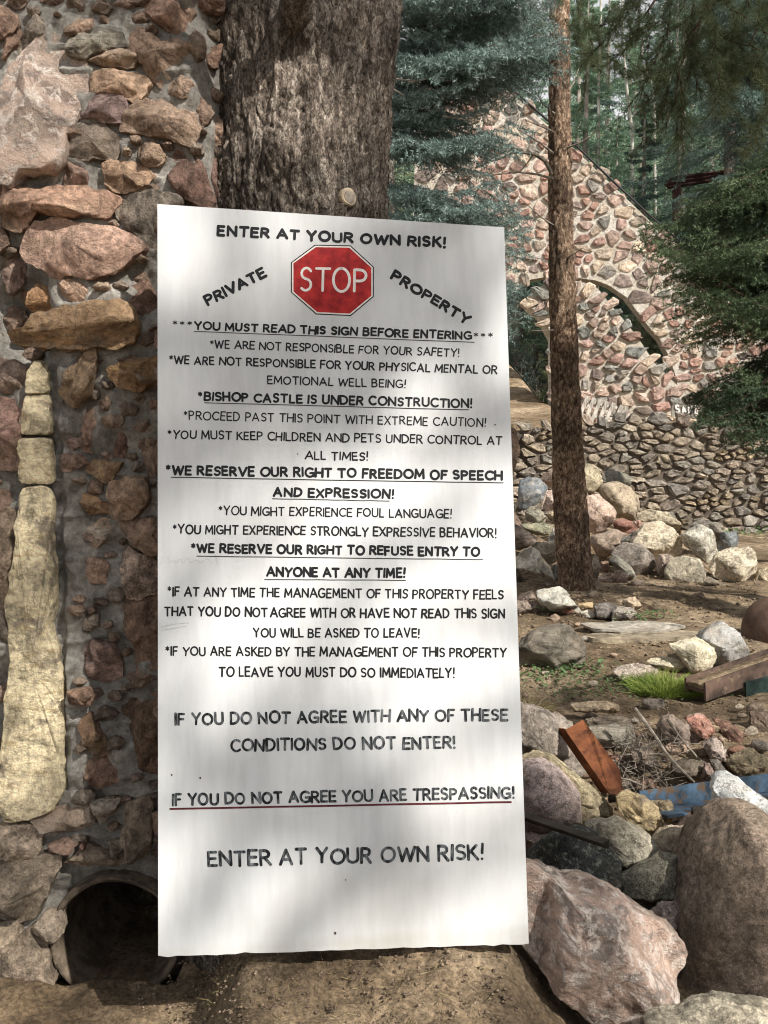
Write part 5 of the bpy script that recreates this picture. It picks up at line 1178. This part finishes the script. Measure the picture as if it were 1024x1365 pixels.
def shoots_at(par,px,py,Y,dx,dy,L,ms,n=1,spread=0):
    for k in range(n):
        a=P(px+g.normal(0,spread),py+g.normal(0,spread),Y+g.normal(0,.1)); u=np.array([dx+g.normal(0,.35),g.normal(0,.4),dy+g.normal(0,.3)]); u/=np.linalg.norm(u)
        place_branch(ms[int(g.integers(len(ms)))],.55,a,a+u*L,par,g,'needle_shoot')
for px,py in [(700,-15),(730,10),(752,30),(770,10),(735,45),(790,20),(800,45),(812,75),(765,60),(780,80),(720,20),(755,-10),(822,-10),(812,30),(740,0),(775,-20)]:
    shoots_at(pt,px,py,YT-.9,.3*np.sign(px-746),-.4,.48,shoots,1,6)
for px,py in [(824,30),(842,40),(850,20),(700,-10),(690,5),(858,55),(836,10)]: shoots_at(pt,px,py-20,7.6,.3,-.9,.34,shoots_b,2,8)
# ---------------------------------------------------------------- spruces and firs near the place
def conifer(label,cat_name,base,H,needle,L,seed,trunk_r,group=None,name='spruce_tree',per=150,ln=.035,wd=.0075,nm=4,sec=.08,sub=.075,hang=.25,bark='bark'):
    t=empty(name,base,label,cat_name,group)
    V,F=tube_geo([np.array(base)+[0,0,-.3],np.array(base)+[.05,0,H*.5],np.array(base)+[0,0,H]],[trunk_r,trunk_r*.6,.02],12,noise_amp=.02)
    localised('trunk',V,F,M[bark],t,smooth=True)
    ms=[branch_mesh('branch',L,seed+k,M[needle],M['darktwig'],per,ln,wd,sec=sec,sub=sub,hang=hang) for k in range(nm)]
    return t,ms
def root_on(base,z): return (base[0],base[1],z)
# blue spruce behind the big tree
YB=8.9; bb=P(500,700,YB); bb[2]=gzat(bb[0],bb[1])
bs,ms=conifer('blue green spruce with layered drooping boughs between the big tree and the slim pine','tree',bb,9,'spruce',1.6,31,.15,ln=.034,wd=.0075,per=150)
g=np.random.default_rng(32)
def right_edge(y): return np.interp(y,[-80,100,130,160,200,235,250,300,330,350,400,430],[770,752,722,700,672,690,716,715,690,700,712,690])
for k in range(84):
    py=g.uniform(-80,405) if k>12 else g.uniform(330,420); xm=right_edge(py); px=xm-abs(g.normal(0,52)) if k%3 else g.uniform(515,xm)
    Yt=YB+g.uniform(-1.5,.6); tip=P(px,py,Yt); zr=tip[2]+g.uniform(.05,.55); root=np.array([bb[0],bb[1],zr])
    place_branch(ms[k%4],1.6,root,tip,bs,g)
for pts in ([(545,110),(575,104),(600,108),(622,112)],[(590,155),(622,160),(650,150),(672,120)],[(520,105),(560,108)],[(513,112),(540,128)],[(640,250),(672,272),(700,292)],[(675,255),(680,275),(684,285)]):
    px_tube(pts,YB-.9,.009,.003,bs)
# dark spruce at the right, behind
YD=25.5; db=P(960,640,YD); db[2]=gzat(db[0],db[1])
ds,msd=conifer('tall dark spruce rising behind the castle wall, right of the bare trunks','tree',db,19,'darkspruce',2.3,41,.2,ln=.045,wd=.011,per=75,sec=.11,sub=.10)
g=np.random.default_rng(42)
for k in range(110):
    z=g.uniform(7.5,18.5) if k>14 else g.uniform(7,9); ang=g.uniform(0,2*math.pi); l=(4.0-.13*(z-6))*g.uniform(.7,1.05)
    root=np.array([db[0],db[1],z]); tip=root+np.array([math.cos(ang)*l,math.sin(ang)*l,-l*g.uniform(.12,.4)]); place_branch(msd[k%4],2.3,root,tip,ds,g)
# green fir with low boughs reaching in from the right edge
YF=8.6; fb=P(1110,700,YF); fb[2]=gzat(fb[0],fb[1])
ft,msf=conifer('green fir with low sweeping boughs coming in from the right edge','tree',fb,9,'fir',1.8,51,.17,name='fir_tree',ln=.030,wd=.008,per=150,sec=.10,sub=.08,hang=.30,nm=6)
g=np.random.default_rng(52)
msk=[branch_mesh('branch',1.8,57+k,M['shadefir'],M['darktwig'],150,.03,.008,sec=.10,sub=.08,hang=.3) for k in range(3)]  # lower boughs of the same fir, their shade painted as darker needles
def left_edge(y): return np.interp(y,[195,240,275,300,330,370,405,420,450,470,520,545,575,600],[985,925,870,838,880,890,905,1000,985,960,905,900,960,1010])
for k in range(70):
    if k<36: py=g.uniform(200,405)
    elif k<62: py=g.uniform(445,575)
    else: py=g.uniform(405,450)
    px=left_edge(py)+abs(g.normal(0,40)); Yt=YF+g.uniform(-1.2,.7); tip=P(px,py,Yt); root=np.array([fb[0],fb[1],tip[2]+g.uniform(-.3,1.1)])
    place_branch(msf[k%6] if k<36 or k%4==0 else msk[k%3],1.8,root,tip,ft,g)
for pts in ([(1030,415),(1000,400),(960,375),(930,362)],[(1030,500),(985,535),(955,560)],[(1030,505),(1000,520),(975,520)]): px_tube(pts,YF-.6,.016,.005,ft,mat='darktwig')
# dark spruce near the right edge, higher and farther
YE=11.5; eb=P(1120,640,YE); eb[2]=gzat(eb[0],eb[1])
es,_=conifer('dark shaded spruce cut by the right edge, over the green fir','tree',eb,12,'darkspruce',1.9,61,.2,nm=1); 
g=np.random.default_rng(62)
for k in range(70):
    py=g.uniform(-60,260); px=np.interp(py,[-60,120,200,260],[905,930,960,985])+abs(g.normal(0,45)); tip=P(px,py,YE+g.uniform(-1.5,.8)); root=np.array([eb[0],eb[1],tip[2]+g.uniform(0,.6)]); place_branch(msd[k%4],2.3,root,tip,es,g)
# overhanging pine whose shoots hang into the top right corner; its trunk stands out of view at the right
ob=np.array([6.5,5.0,gzat(6.5,5.0)])
op=empty('overhanging_pine',ob,'pine overhead with long needled shoots hanging into the top right corner','tree')
V,F=trunk_geo([ob+[0,0,-.3],ob+[.05,.1,4],ob+[0,.2,8],ob+[.1,.2,12.5]],[.26,.2,.14,.03],24,60,np.array([10,10,4]),8,.015)
obj('trunk',mesh('trunk',V,F,M['pinebark'],smooth=True),op)
def pine_crown(par,ob,z0,z1,nl,L0,seed,ns,top):
    g=np.random.default_rng(seed)
    for k in range(nl):
        t=k/nl; z=z0+(z1-z0)*t+g.uniform(-.2,.2); ang=k*2.4+g.uniform(-.3,.3); l=L0*(1-.75*t)*g.uniform(.75,1.1); root=ob+[0,0,z]
        tip=root+np.array([math.cos(ang)*l,math.sin(ang)*l,l*g.uniform(-.05,.25)]); q=np.array([root+(tip-root)*t_+[0,0,-.25*math.sin(t_*3)] for t_ in np.linspace(0,1,6)])
        V,F=tube_geo(q,np.linspace(.014,.005,6),5); localised('limb',V,F,M['darktwig'],par)
        for j in range(ns):
            t_=g.uniform(.25,1.05); a=root+(tip-root)*min(t_,1)+[0,0,-.25*math.sin(min(t_,1)*3)]; u=(tip-root)/l*.6+g.normal(0,.6,3); u/=np.linalg.norm(u)
            place_branch(shoots[j%3],.55,a,a+u*g.uniform(.5,.9),par,g,'needle_shoot')
pine_crown(op,ob,6.0,12,6,1.5,71,5,12.5)
V,F=tube_geo([ob+[0,0,5.6],ob+[-1.6,-.1,5.9],ob+[-3.4,-.3,5.3],ob+[-4.6,-.4,4.45],ob+[-5.2,-.4,4.15]],[.08,.06,.045,.03,.012],8); localised('limb',V,F,M['pinebark'],op,smooth=True)
for pts,sh in [([(985,-60),(960,-10),(925,40),(905,95),(900,140)],1),([(1060,-40),(1020,10),(1000,60)],1),([(900,-60),(880,-10),(860,20)],1),([(960,-50),(940,10),(925,60)],1)]:
    q=np.array([P(a,b,4.6) for a,b in pts]); V,F=tube_geo(q,np.linspace(.012,.004,len(q)),5); localised('hanging_twig',V,F,M['darktwig'],op)
for px,py,dx,dy,L,n in [(905,105,-.05,-1,.34,2),(897,85,.0,-1,.3,2),(915,60,-.3,-1,.3,2),(935,40,-.3,-1,.34,2),(950,10,-.3,-1,.34,2),(880,20,-.6,-.8,.3,2),(865,0,-.5,-.8,.3,2),(985,30,.2,-1,.34,2),(1000,60,.3,-1,.3,2),(1015,20,-.2,-1,.34,2),(1020,90,.0,-1,.3,1),(965,-20,-.3,-1,.36,3),(905,120,.1,-1,.3,3),(890,55,-.2,-1,.34,3),(930,75,.2,-1,.3,2),(1010,-10,-.2,-1,.4,3),(975,70,-.1,-1,.32,3),(1018,130,-.2,-1,.3,2),(850,-10,-.4,-1,.34,3),(945,30,.1,-1,.36,3),(925,0,-.3,-1,.34,2),(900,-25,-.3,-1,.34,2)]:
    shoots_at(op,px,py,4.6,dx,dy,L,shoots,n,5)
# the pines behind the viewer whose crowns dapple the light on the sign and the pillar
for i,(x,y,H,z0,L0,nl,ns,lab) in enumerate([(7.9,-4.5,19,8.0,3.3,32,12,'tall pine behind the viewer that dapples the light on the sign'),(6.3,-6.6,20,9.5,2.6,13,8,'tall pine behind the viewer farther left, shading the stone pillar')]):
    b=np.array([x,y,gzat(x,y)]); t=empty('shade_pine',b,lab,'tree')
    V,F=trunk_geo([b+[0,0,-.3],b+[.05,.1,H*.35],b+[0,.1,H*.7],b+[.1,.1,H]],[.2,.15,.1,.03],20,50,np.array([10,10,4]),8,.015)
    obj('trunk',mesh('trunk',V,F,M['pinebark'],smooth=True),t); pine_crown(t,b,z0,H-.5,nl,L0,200+i,ns,H)
# ---------------------------------------------------------------- forest on the slope
def crown_mesh(name,seed,H,Rr,z0,needle,nb,dens=1.0,wdm=1.0):
    g=np.random.default_rng(seed); parts=[]; V=[];F=[];mi=[];o=0
    base=[branch_skel(1.6,np.random.default_rng(seed+k),sec=.17,sub=.15,hang=.3) for k in range(4)]
    for k in range(nb):
        t=(k+g.random())/nb; z=z0+(H-z0)*t; l=Rr*(1-t)**.75*g.uniform(.65,1.1)+.12; ang=g.uniform(0,6.283)
        mA,mB,sA,sB,uA,uB=base[k%4]; s=l/1.6; ca,sa=math.cos(ang),math.sin(ang); pit=g.uniform(-.35,.0)+.35*t
        Rm=np.array([[ca,-sa,0],[sa,ca,0],[0,0,1]])@np.array([[math.cos(pit),0,-math.sin(pit)],[0,1,0],[math.sin(pit),0,math.cos(pit)]])
        f=lambda A:(A*s)@Rm.T+[0,0,z]
        v1,f1=strips(f(mA),f(mB),.02*s,g); v2,f2=needles(np.vstack([f(sA),f(uA)]),np.vstack([f(sB),f(uB)]),13*dens,.10,.032*wdm,g)
        for v,ff,m in ((v1,f1,0),(v2,f2,1)): V.append(v);F.append(ff+o);mi.append(np.full(len(ff),m));o+=len(v)
    return mesh(name,np.vstack(V),np.vstack(F),[M['darktwig'],M[needle]],np.concatenate(mi))
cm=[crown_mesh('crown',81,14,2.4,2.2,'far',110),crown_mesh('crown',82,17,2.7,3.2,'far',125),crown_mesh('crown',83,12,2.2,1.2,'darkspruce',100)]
tm=[]
for H in (14,17,12):
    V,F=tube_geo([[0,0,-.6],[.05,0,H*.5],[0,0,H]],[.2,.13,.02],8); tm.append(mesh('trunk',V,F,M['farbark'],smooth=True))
spots=[(610,27,1,.9),(690,31,0,1.0),(775,29,0,.95),(815,34,1,.6),(850,28,2,.8),(900,30,1,1.0),(965,27,0,1.1),(1030,29,1,1.0),(1090,25,2,1.1),(560,35,0,1.1),(655,38,1,1.1),(730,41,0,1.2),(790,43,2,1.15),(838,40,0,1.0),(880,42,1,1.0),(935,38,0,1.2),(1000,40,1,1.2),(1070,37,0,1.2),(520,28,2,1.0),(480,38,1,1.1),(765,36,1,.95),(802,48,0,1.25),(845,36.5,1,.85),(868,46,2,1.4),(895,57,0,1.35),(780,58,0,1.3),(1150,32,1,1.1),(1200,26,0,1.0),(750,52,1,1.15),(830,54,0,1.15),(910,52,1,1.1),(990,55,0,1.3),(670,54,0,1.3),(600,50,1,1.3),(870,24.4,2,.42),(790,31,0,.5),(822,29,2,.55),(850,33,1,.5),(880,36,0,.6),(805,38,1,.6),(905,35,2,.7),(770,36,2,.6),(835,45,0,.6),(925,45,2,.8),(860,48,1,.6),(712,31.5,2,.6),(678,33,2,.6),(1130,45,0,1.2),(400,34,0,1.1),(300,30,1,1.1),(180,34,0,1.1)]
words=['left of the big tree','behind the blue spruce','between the two trunks','right of the slim pine','above the arch','behind the dark spruce','by the metal canopy','near the right edge']
def place_word(px,Y):
    if px<300:return 'far behind the stone pillar'
    if px<520:return 'hidden behind the big trunk'
    if px<700:return 'behind the blue green spruce'
    if px<760:return 'behind the slim leaning pine'
    if px<860:return 'right of the slim pine, above the wall slope'
    if px<940:return 'behind the pale bare trunks'
    if px<1010:return 'behind the metal canopy'
    return 'by the right edge'
seen={}
for i,(px,Y,k,s) in enumerate(spots):
    x=(px-512)/FOC*Y; b=np.array([x,Y,gzat(x,Y)-.2])
    size='young' if s<.6 else ('dark' if k==2 else ('tall pale' if k==1 else 'pale'))
    dist='near' if Y<31 else ('mid' if Y<45 else 'far')
    lab=f"{size} {dist} conifer {place_word(px,Y)}"
    t=empty('conifer_tree',b,lab,'tree','conifers on the slope behind the castle')
    seen.setdefault(lab,[]).append((px,t))
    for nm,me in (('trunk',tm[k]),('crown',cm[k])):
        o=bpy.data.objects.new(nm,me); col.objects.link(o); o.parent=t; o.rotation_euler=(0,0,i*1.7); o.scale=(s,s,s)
for lab,L in seen.items():
    if len(L)<2: continue
    L.sort(key=lambda q:q[0]); nm={2:['left one','right one'],3:['left one','middle one','right one']}.get(len(L),['leftmost one','second from left']+['middle one']*(len(L)-3)+['rightmost one'])
    for (px,t),w_ in zip(L,nm): t['label']=lab+', '+w_
# pale bare trunks
M['aspen']=simple('white_bare_bark',lin('9c978c'),lin('d8d4cb'),4,.9,spots=(lin('55504a'),9,.66))
for i,(pts,Y,lab) in enumerate([([(845,330),(843,180),(836,120),(831,60),(828,-40)],33,'pale bare trunk left of the pair above the castle wall'),([(880,330),(872,140),(868,110),(858,85)],34,'broken white trunk bending left at its top, right of the pair'),([(800,280),(798,120),(801,20),(800,-60)],29,'thin grey trunk deep in the forest, right of the slim pine'),([(905,330),(906,190),(903,60),(904,-50)],27,'thin grey trunk beside the metal canopy')]):
    q=[P(a,b,Y) for a,b in pts]; q[0][2]=gzat(q[0][0],Y)-.3; V,F=tube_geo(q,np.linspace(.075,.03,len(q))*(.8 if i>1 else 1),8); o=localised('bare_tree',V,F,M['aspen'],smooth=True,base=True); tag(o,lab,'tree','bare trunks in the forest')
# bushes seen through the arch
g=np.random.default_rng(91)
def bush(px,py,Y,w,h,needle,label,n=46,twigs=10):
    b=P(px,py,Y); b[2]=gzat(b[0],Y); t=empty('bush',b,label,'bush'); A=[];Bb=[]
    for k in range(n*9):
        th=g.uniform(0,6.28); rr=abs(g.normal(0,.4)); c=b+np.array([math.cos(th)*rr*w/2,math.sin(th)*rr*w/2,h*g.uniform(0,1)*(1-.5*rr)]); d=g.normal(0,1,3)+[0,0,.4]; d/=np.linalg.norm(d); A.append(c);Bb.append(c+d*g.uniform(.1,.28))
    A=np.array(A);Bb=np.array(Bb); v2,f2=needles(A,Bb,40,.09,.028,g); localised('foliage',v2,f2,M[needle],t)
    v1,f1=strips(A[:n*4],Bb[:n*4]+g.normal(0,.3,(n*4,3))+[0,0,.2],.012,g); localised('twigs',v1,f1,M['deadwood'],t)
bush(868,500,23.4,2.2,3.6,'fir','green bush seen through the arch opening',110)
bush(700,470,28.5,1.8,1.9,'darkspruce','dark twiggy bush beyond the wall, left of the slim pine',60)
bush(672,450,29,1.8,2.2,'darkspruce','dark bush beyond the wall at the sign edge',60)
bush(722,500,27.2,1.2,.6,'weed','low pale green bush on the hillside left of the slim pine',30)
# ---------------------------------------------------------------- small growth, grit and sticks
def onground(px,py):
    d=ray(px,py); t=2.2
    while t<60:
        p=CP+d*t
        if p[2]<gzat(p[0],p[1]): return p
        t+=.02
    return CP+d*t
def blades(c,n,R0,h,w,mat,name,label,cat,lean=.5,kind=None,par=None):
    g=np.random.default_rng(int(abs(c[0]*1000))%9999); V=[];F=[]
    for k in range(n):
        a=g.uniform(0,6.28); r=R0*math.sqrt(g.random()); x,y=c[0]+math.cos(a)*r,c[1]+math.sin(a)*r*.7; b=np.array([x,y,gzat(x,y)-.005]); hh=h*g.uniform(.45,1.1)*(1-.35*(r/R0))
        l=np.array([math.cos(a)*lean*(r/R0+.15),math.sin(a)*lean*(r/R0),1])+g.normal(0,.22,3); l/=np.linalg.norm(l); s=np.cross(l,g.normal(size=3)); s/=np.linalg.norm(s); s*=w/2
        m=b+l*hh*.55; e=b+l*hh+np.array([l[0],l[1],-.35])*hh*.35; o=len(V); V+= [b-s,b+s,m+s*.8,m-s*.8,e]; F+= [(o,o+1,o+2,o+3),(o+3,o+2,o+4)]
    ob_=localised(name,np.array(V),F,M[mat],par,base=True); return tag(ob_,label,cat,None,kind)
c=onground(888,922); blades(c,1500,.21,.20,.0045,'grass','grass_tuft','bright green fine grass tuft between the pale stones','grass',.9)
def leaves(c,n,Rx,Ry,ls,mat,name,label,kind='stuff',hmax=.04,cat='weeds'):
    g=np.random.default_rng(int(abs(c[0]*991))%9999); V=[];F=[]
    for k in range(n):
        x=c[0]+g.normal(0,Rx/2); y=c[1]+g.normal(0,Ry/2); b=np.array([x,y,gzat(x,y)+g.uniform(.002,hmax)]); a=g.uniform(0,6.28); u=np.array([math.cos(a),math.sin(a),g.uniform(-.1,.8)]); u/=np.linalg.norm(u); s=np.cross(u,[0,0,1])+g.normal(0,.3,3); s/=np.linalg.norm(s); l=ls*g.uniform(.5,1.2); o=len(V)
        V+= [b,b+u*l*.45+s*l*.28,b+u*l+[0,0,-.2*l],b+u*l*.45-s*l*.28]; F.append((o,o+1,o+2,o+3))
    return tag(localised(name,np.array(V),F,M[mat],base=True),label,cat,None,kind)
leaves(onground(745,895),420,.38,.30,.045,'weed','weeds','low broad leaved green weeds in front of the striped rock')
leaves(onground(800,915),380,.50,.30,.030,'weed','weeds','sparse small weeds spreading right toward the grass tuft')
leaves(onground(856,912),160,.16,.12,.04,'weed','weeds','small leafy weeds at the left foot of the grass tuft')
leaves(onground(732,816),60,.14,.1,.06,'weed','weeds','dark green sprig in front of the pale grey rock',hmax=.09)
leaves(onground(866,826),90,.25,.1,.05,'weed','weeds','green sprigs in the gap under the leaning dark slab',hmax=.08)
leaves(P(985,712,15.2),160,.9,.4,.09,'weed','weeds','low green weeds at the foot of the retaining wall on the right',hmax=.12)
blades(onground(706,945),160,.10,.16,.006,'drygrass','dry_grass','tangle of dry grass blades beside the sign edge','grass',1.2)
blades(P(300,1290,2.93),36,.05,.09,.002,'drygrass','dry_grass','wisp of pale roots under the bottom edge of the sign','grass',1.3)
# sticks
g=np.random.default_rng(101)
st_=px_tube([(846,944),(862,965),(876,985),(889,1005),(908,1026),(926,1043)],4.75,.010,.006,None,'bare_stick','deadwood',dy=-.35,n=6); tag(st_,'long bare pale stick slanting across the dry brush','stick')
s2_=px_tube([(794,1038),(815,1035),(840,1040),(856,1047)],4.35,.006,.004,None,'bare_stick','deadwood',dy=-.1,n=6); tag(s2_,'thin pale stick lying across the foot of the rust plate','stick')
s3_=px_tube([(890,958),(908,985),(930,1010),(945,1020)],4.85,.008,.005,None,'bare_stick','deadwood',dy=-.1,n=6); tag(s3_,'grey stick wedged between the reddish rocks','stick')
A=[];Bb=[]
for k in range(420):
    px,py=g.normal(850,30),g.normal(1020,24)
    if px<800 or px>912 or py>1062: continue
    p=P(px,py,4.5+.3*g.random()+(1045-py)*.004); d=g.normal(0,1,3)*[1,.5,.7]; d/=np.linalg.norm(d); A.append(p);Bb.append(p+d*g.uniform(.05,.22))
A=np.array(A);Bb=np.array(Bb); v,f=strips(A,Bb,.0035,g); tag(localised('dry_brush',v,f,M['deadwood'],base=True),'tangle of dry grey twigs in the hollow behind the blue channel','brush',None,'stuff')
# grit, pebbles, twig litter
def litter(name,n,region,smin,smax,mat,label,flat=.6,seed=0,power=1.5,col_=None):
    g=np.random.default_rng(seed); V=[];F=[]; base=np.array([[1,0,0],[0,1,0],[-1,0,0],[0,-1,0],[0,0,1],[0,0,-1]],float); bf=[(0,1,4),(1,2,4),(2,3,4),(3,0,4),(1,0,5),(2,1,5),(3,2,5),(0,3,5)]
    x0,x1,y0,y1=region
    for k in range(n):
        t=g.random()**power; y=y0+(y1-y0)*t; x=g.uniform(x0,x1)*(1 if y<4.5 else y/4.5); s=smin+(smax-smin)*g.random()**3; s*=(1+.12*max(y-3,0))
        q=base*np.array([1,g.uniform(.5,1),flat*g.uniform(.5,1.2)])*(1+g.uniform(-.3,.3,(6,1))); a=g.uniform(0,6.28); q=q@np.array([[math.cos(a),-math.sin(a),0],[math.sin(a),math.cos(a),0],[0,0,1]]); o=len(V); V.extend(q*s+[x,y,gzat(x,y)+s*.15]); F.extend([(a_+o,b_+o,c_+o) for a_,b_,c_ in bf])
    o=localised(name,np.array(V),np.array(F),mat,None,col_); return tag(o,label,None,None,'stuff')
litter('gravel',16000,(-.9,1.1,2.45,4.2),.0020,.011,M['farstone'],'fine gravel and grit scattered over the dirt',seed=1,power=.8,col_=lin('7c6b5a'))
litter('gravel',7000,(.3,1.9,4.4,11),.003,.016,M['farstone'],'small loose stones over the trodden ground on the right',seed=2,power=1.0,col_=lin('8e7c69'))
litter('rubble',380,(.5,1.9,3.3,5.0),.012,.045,M['farstone'],'small broken stones filling the gaps between the boulders',flat=.8,seed=3,power=1.0,col_=lin('7f6c5a'))
litter('rubble',360,(.62,1.75,10.5,14.4),.012,.04,M['farstone'],'small broken stones between the heaped boulders',flat=.8,seed=4,power=1.0,col_=lin('85735f'))
A=[];Bb=[];g=np.random.default_rng(105)
for k in range(2600):
    y=2.5+g.random()**1.2*7; x=g.uniform(-.8,1.4) if y<4 else g.uniform(.3,1.9)*y/4.5
    p=np.array([x,y,gzat(x,y)+.006]); d=np.array([g.normal(),g.normal(),g.normal(0,.15)]); d/=np.linalg.norm(d); A.append(p);Bb.append(p+d*g.uniform(.015,.06))
v,f=strips(np.array(A),np.array(Bb),.0016,g); tag(localised('twig_litter',v,f,M['drygrass'],base=True),'dry needles and twig bits littering the dirt',None,None,'stuff')
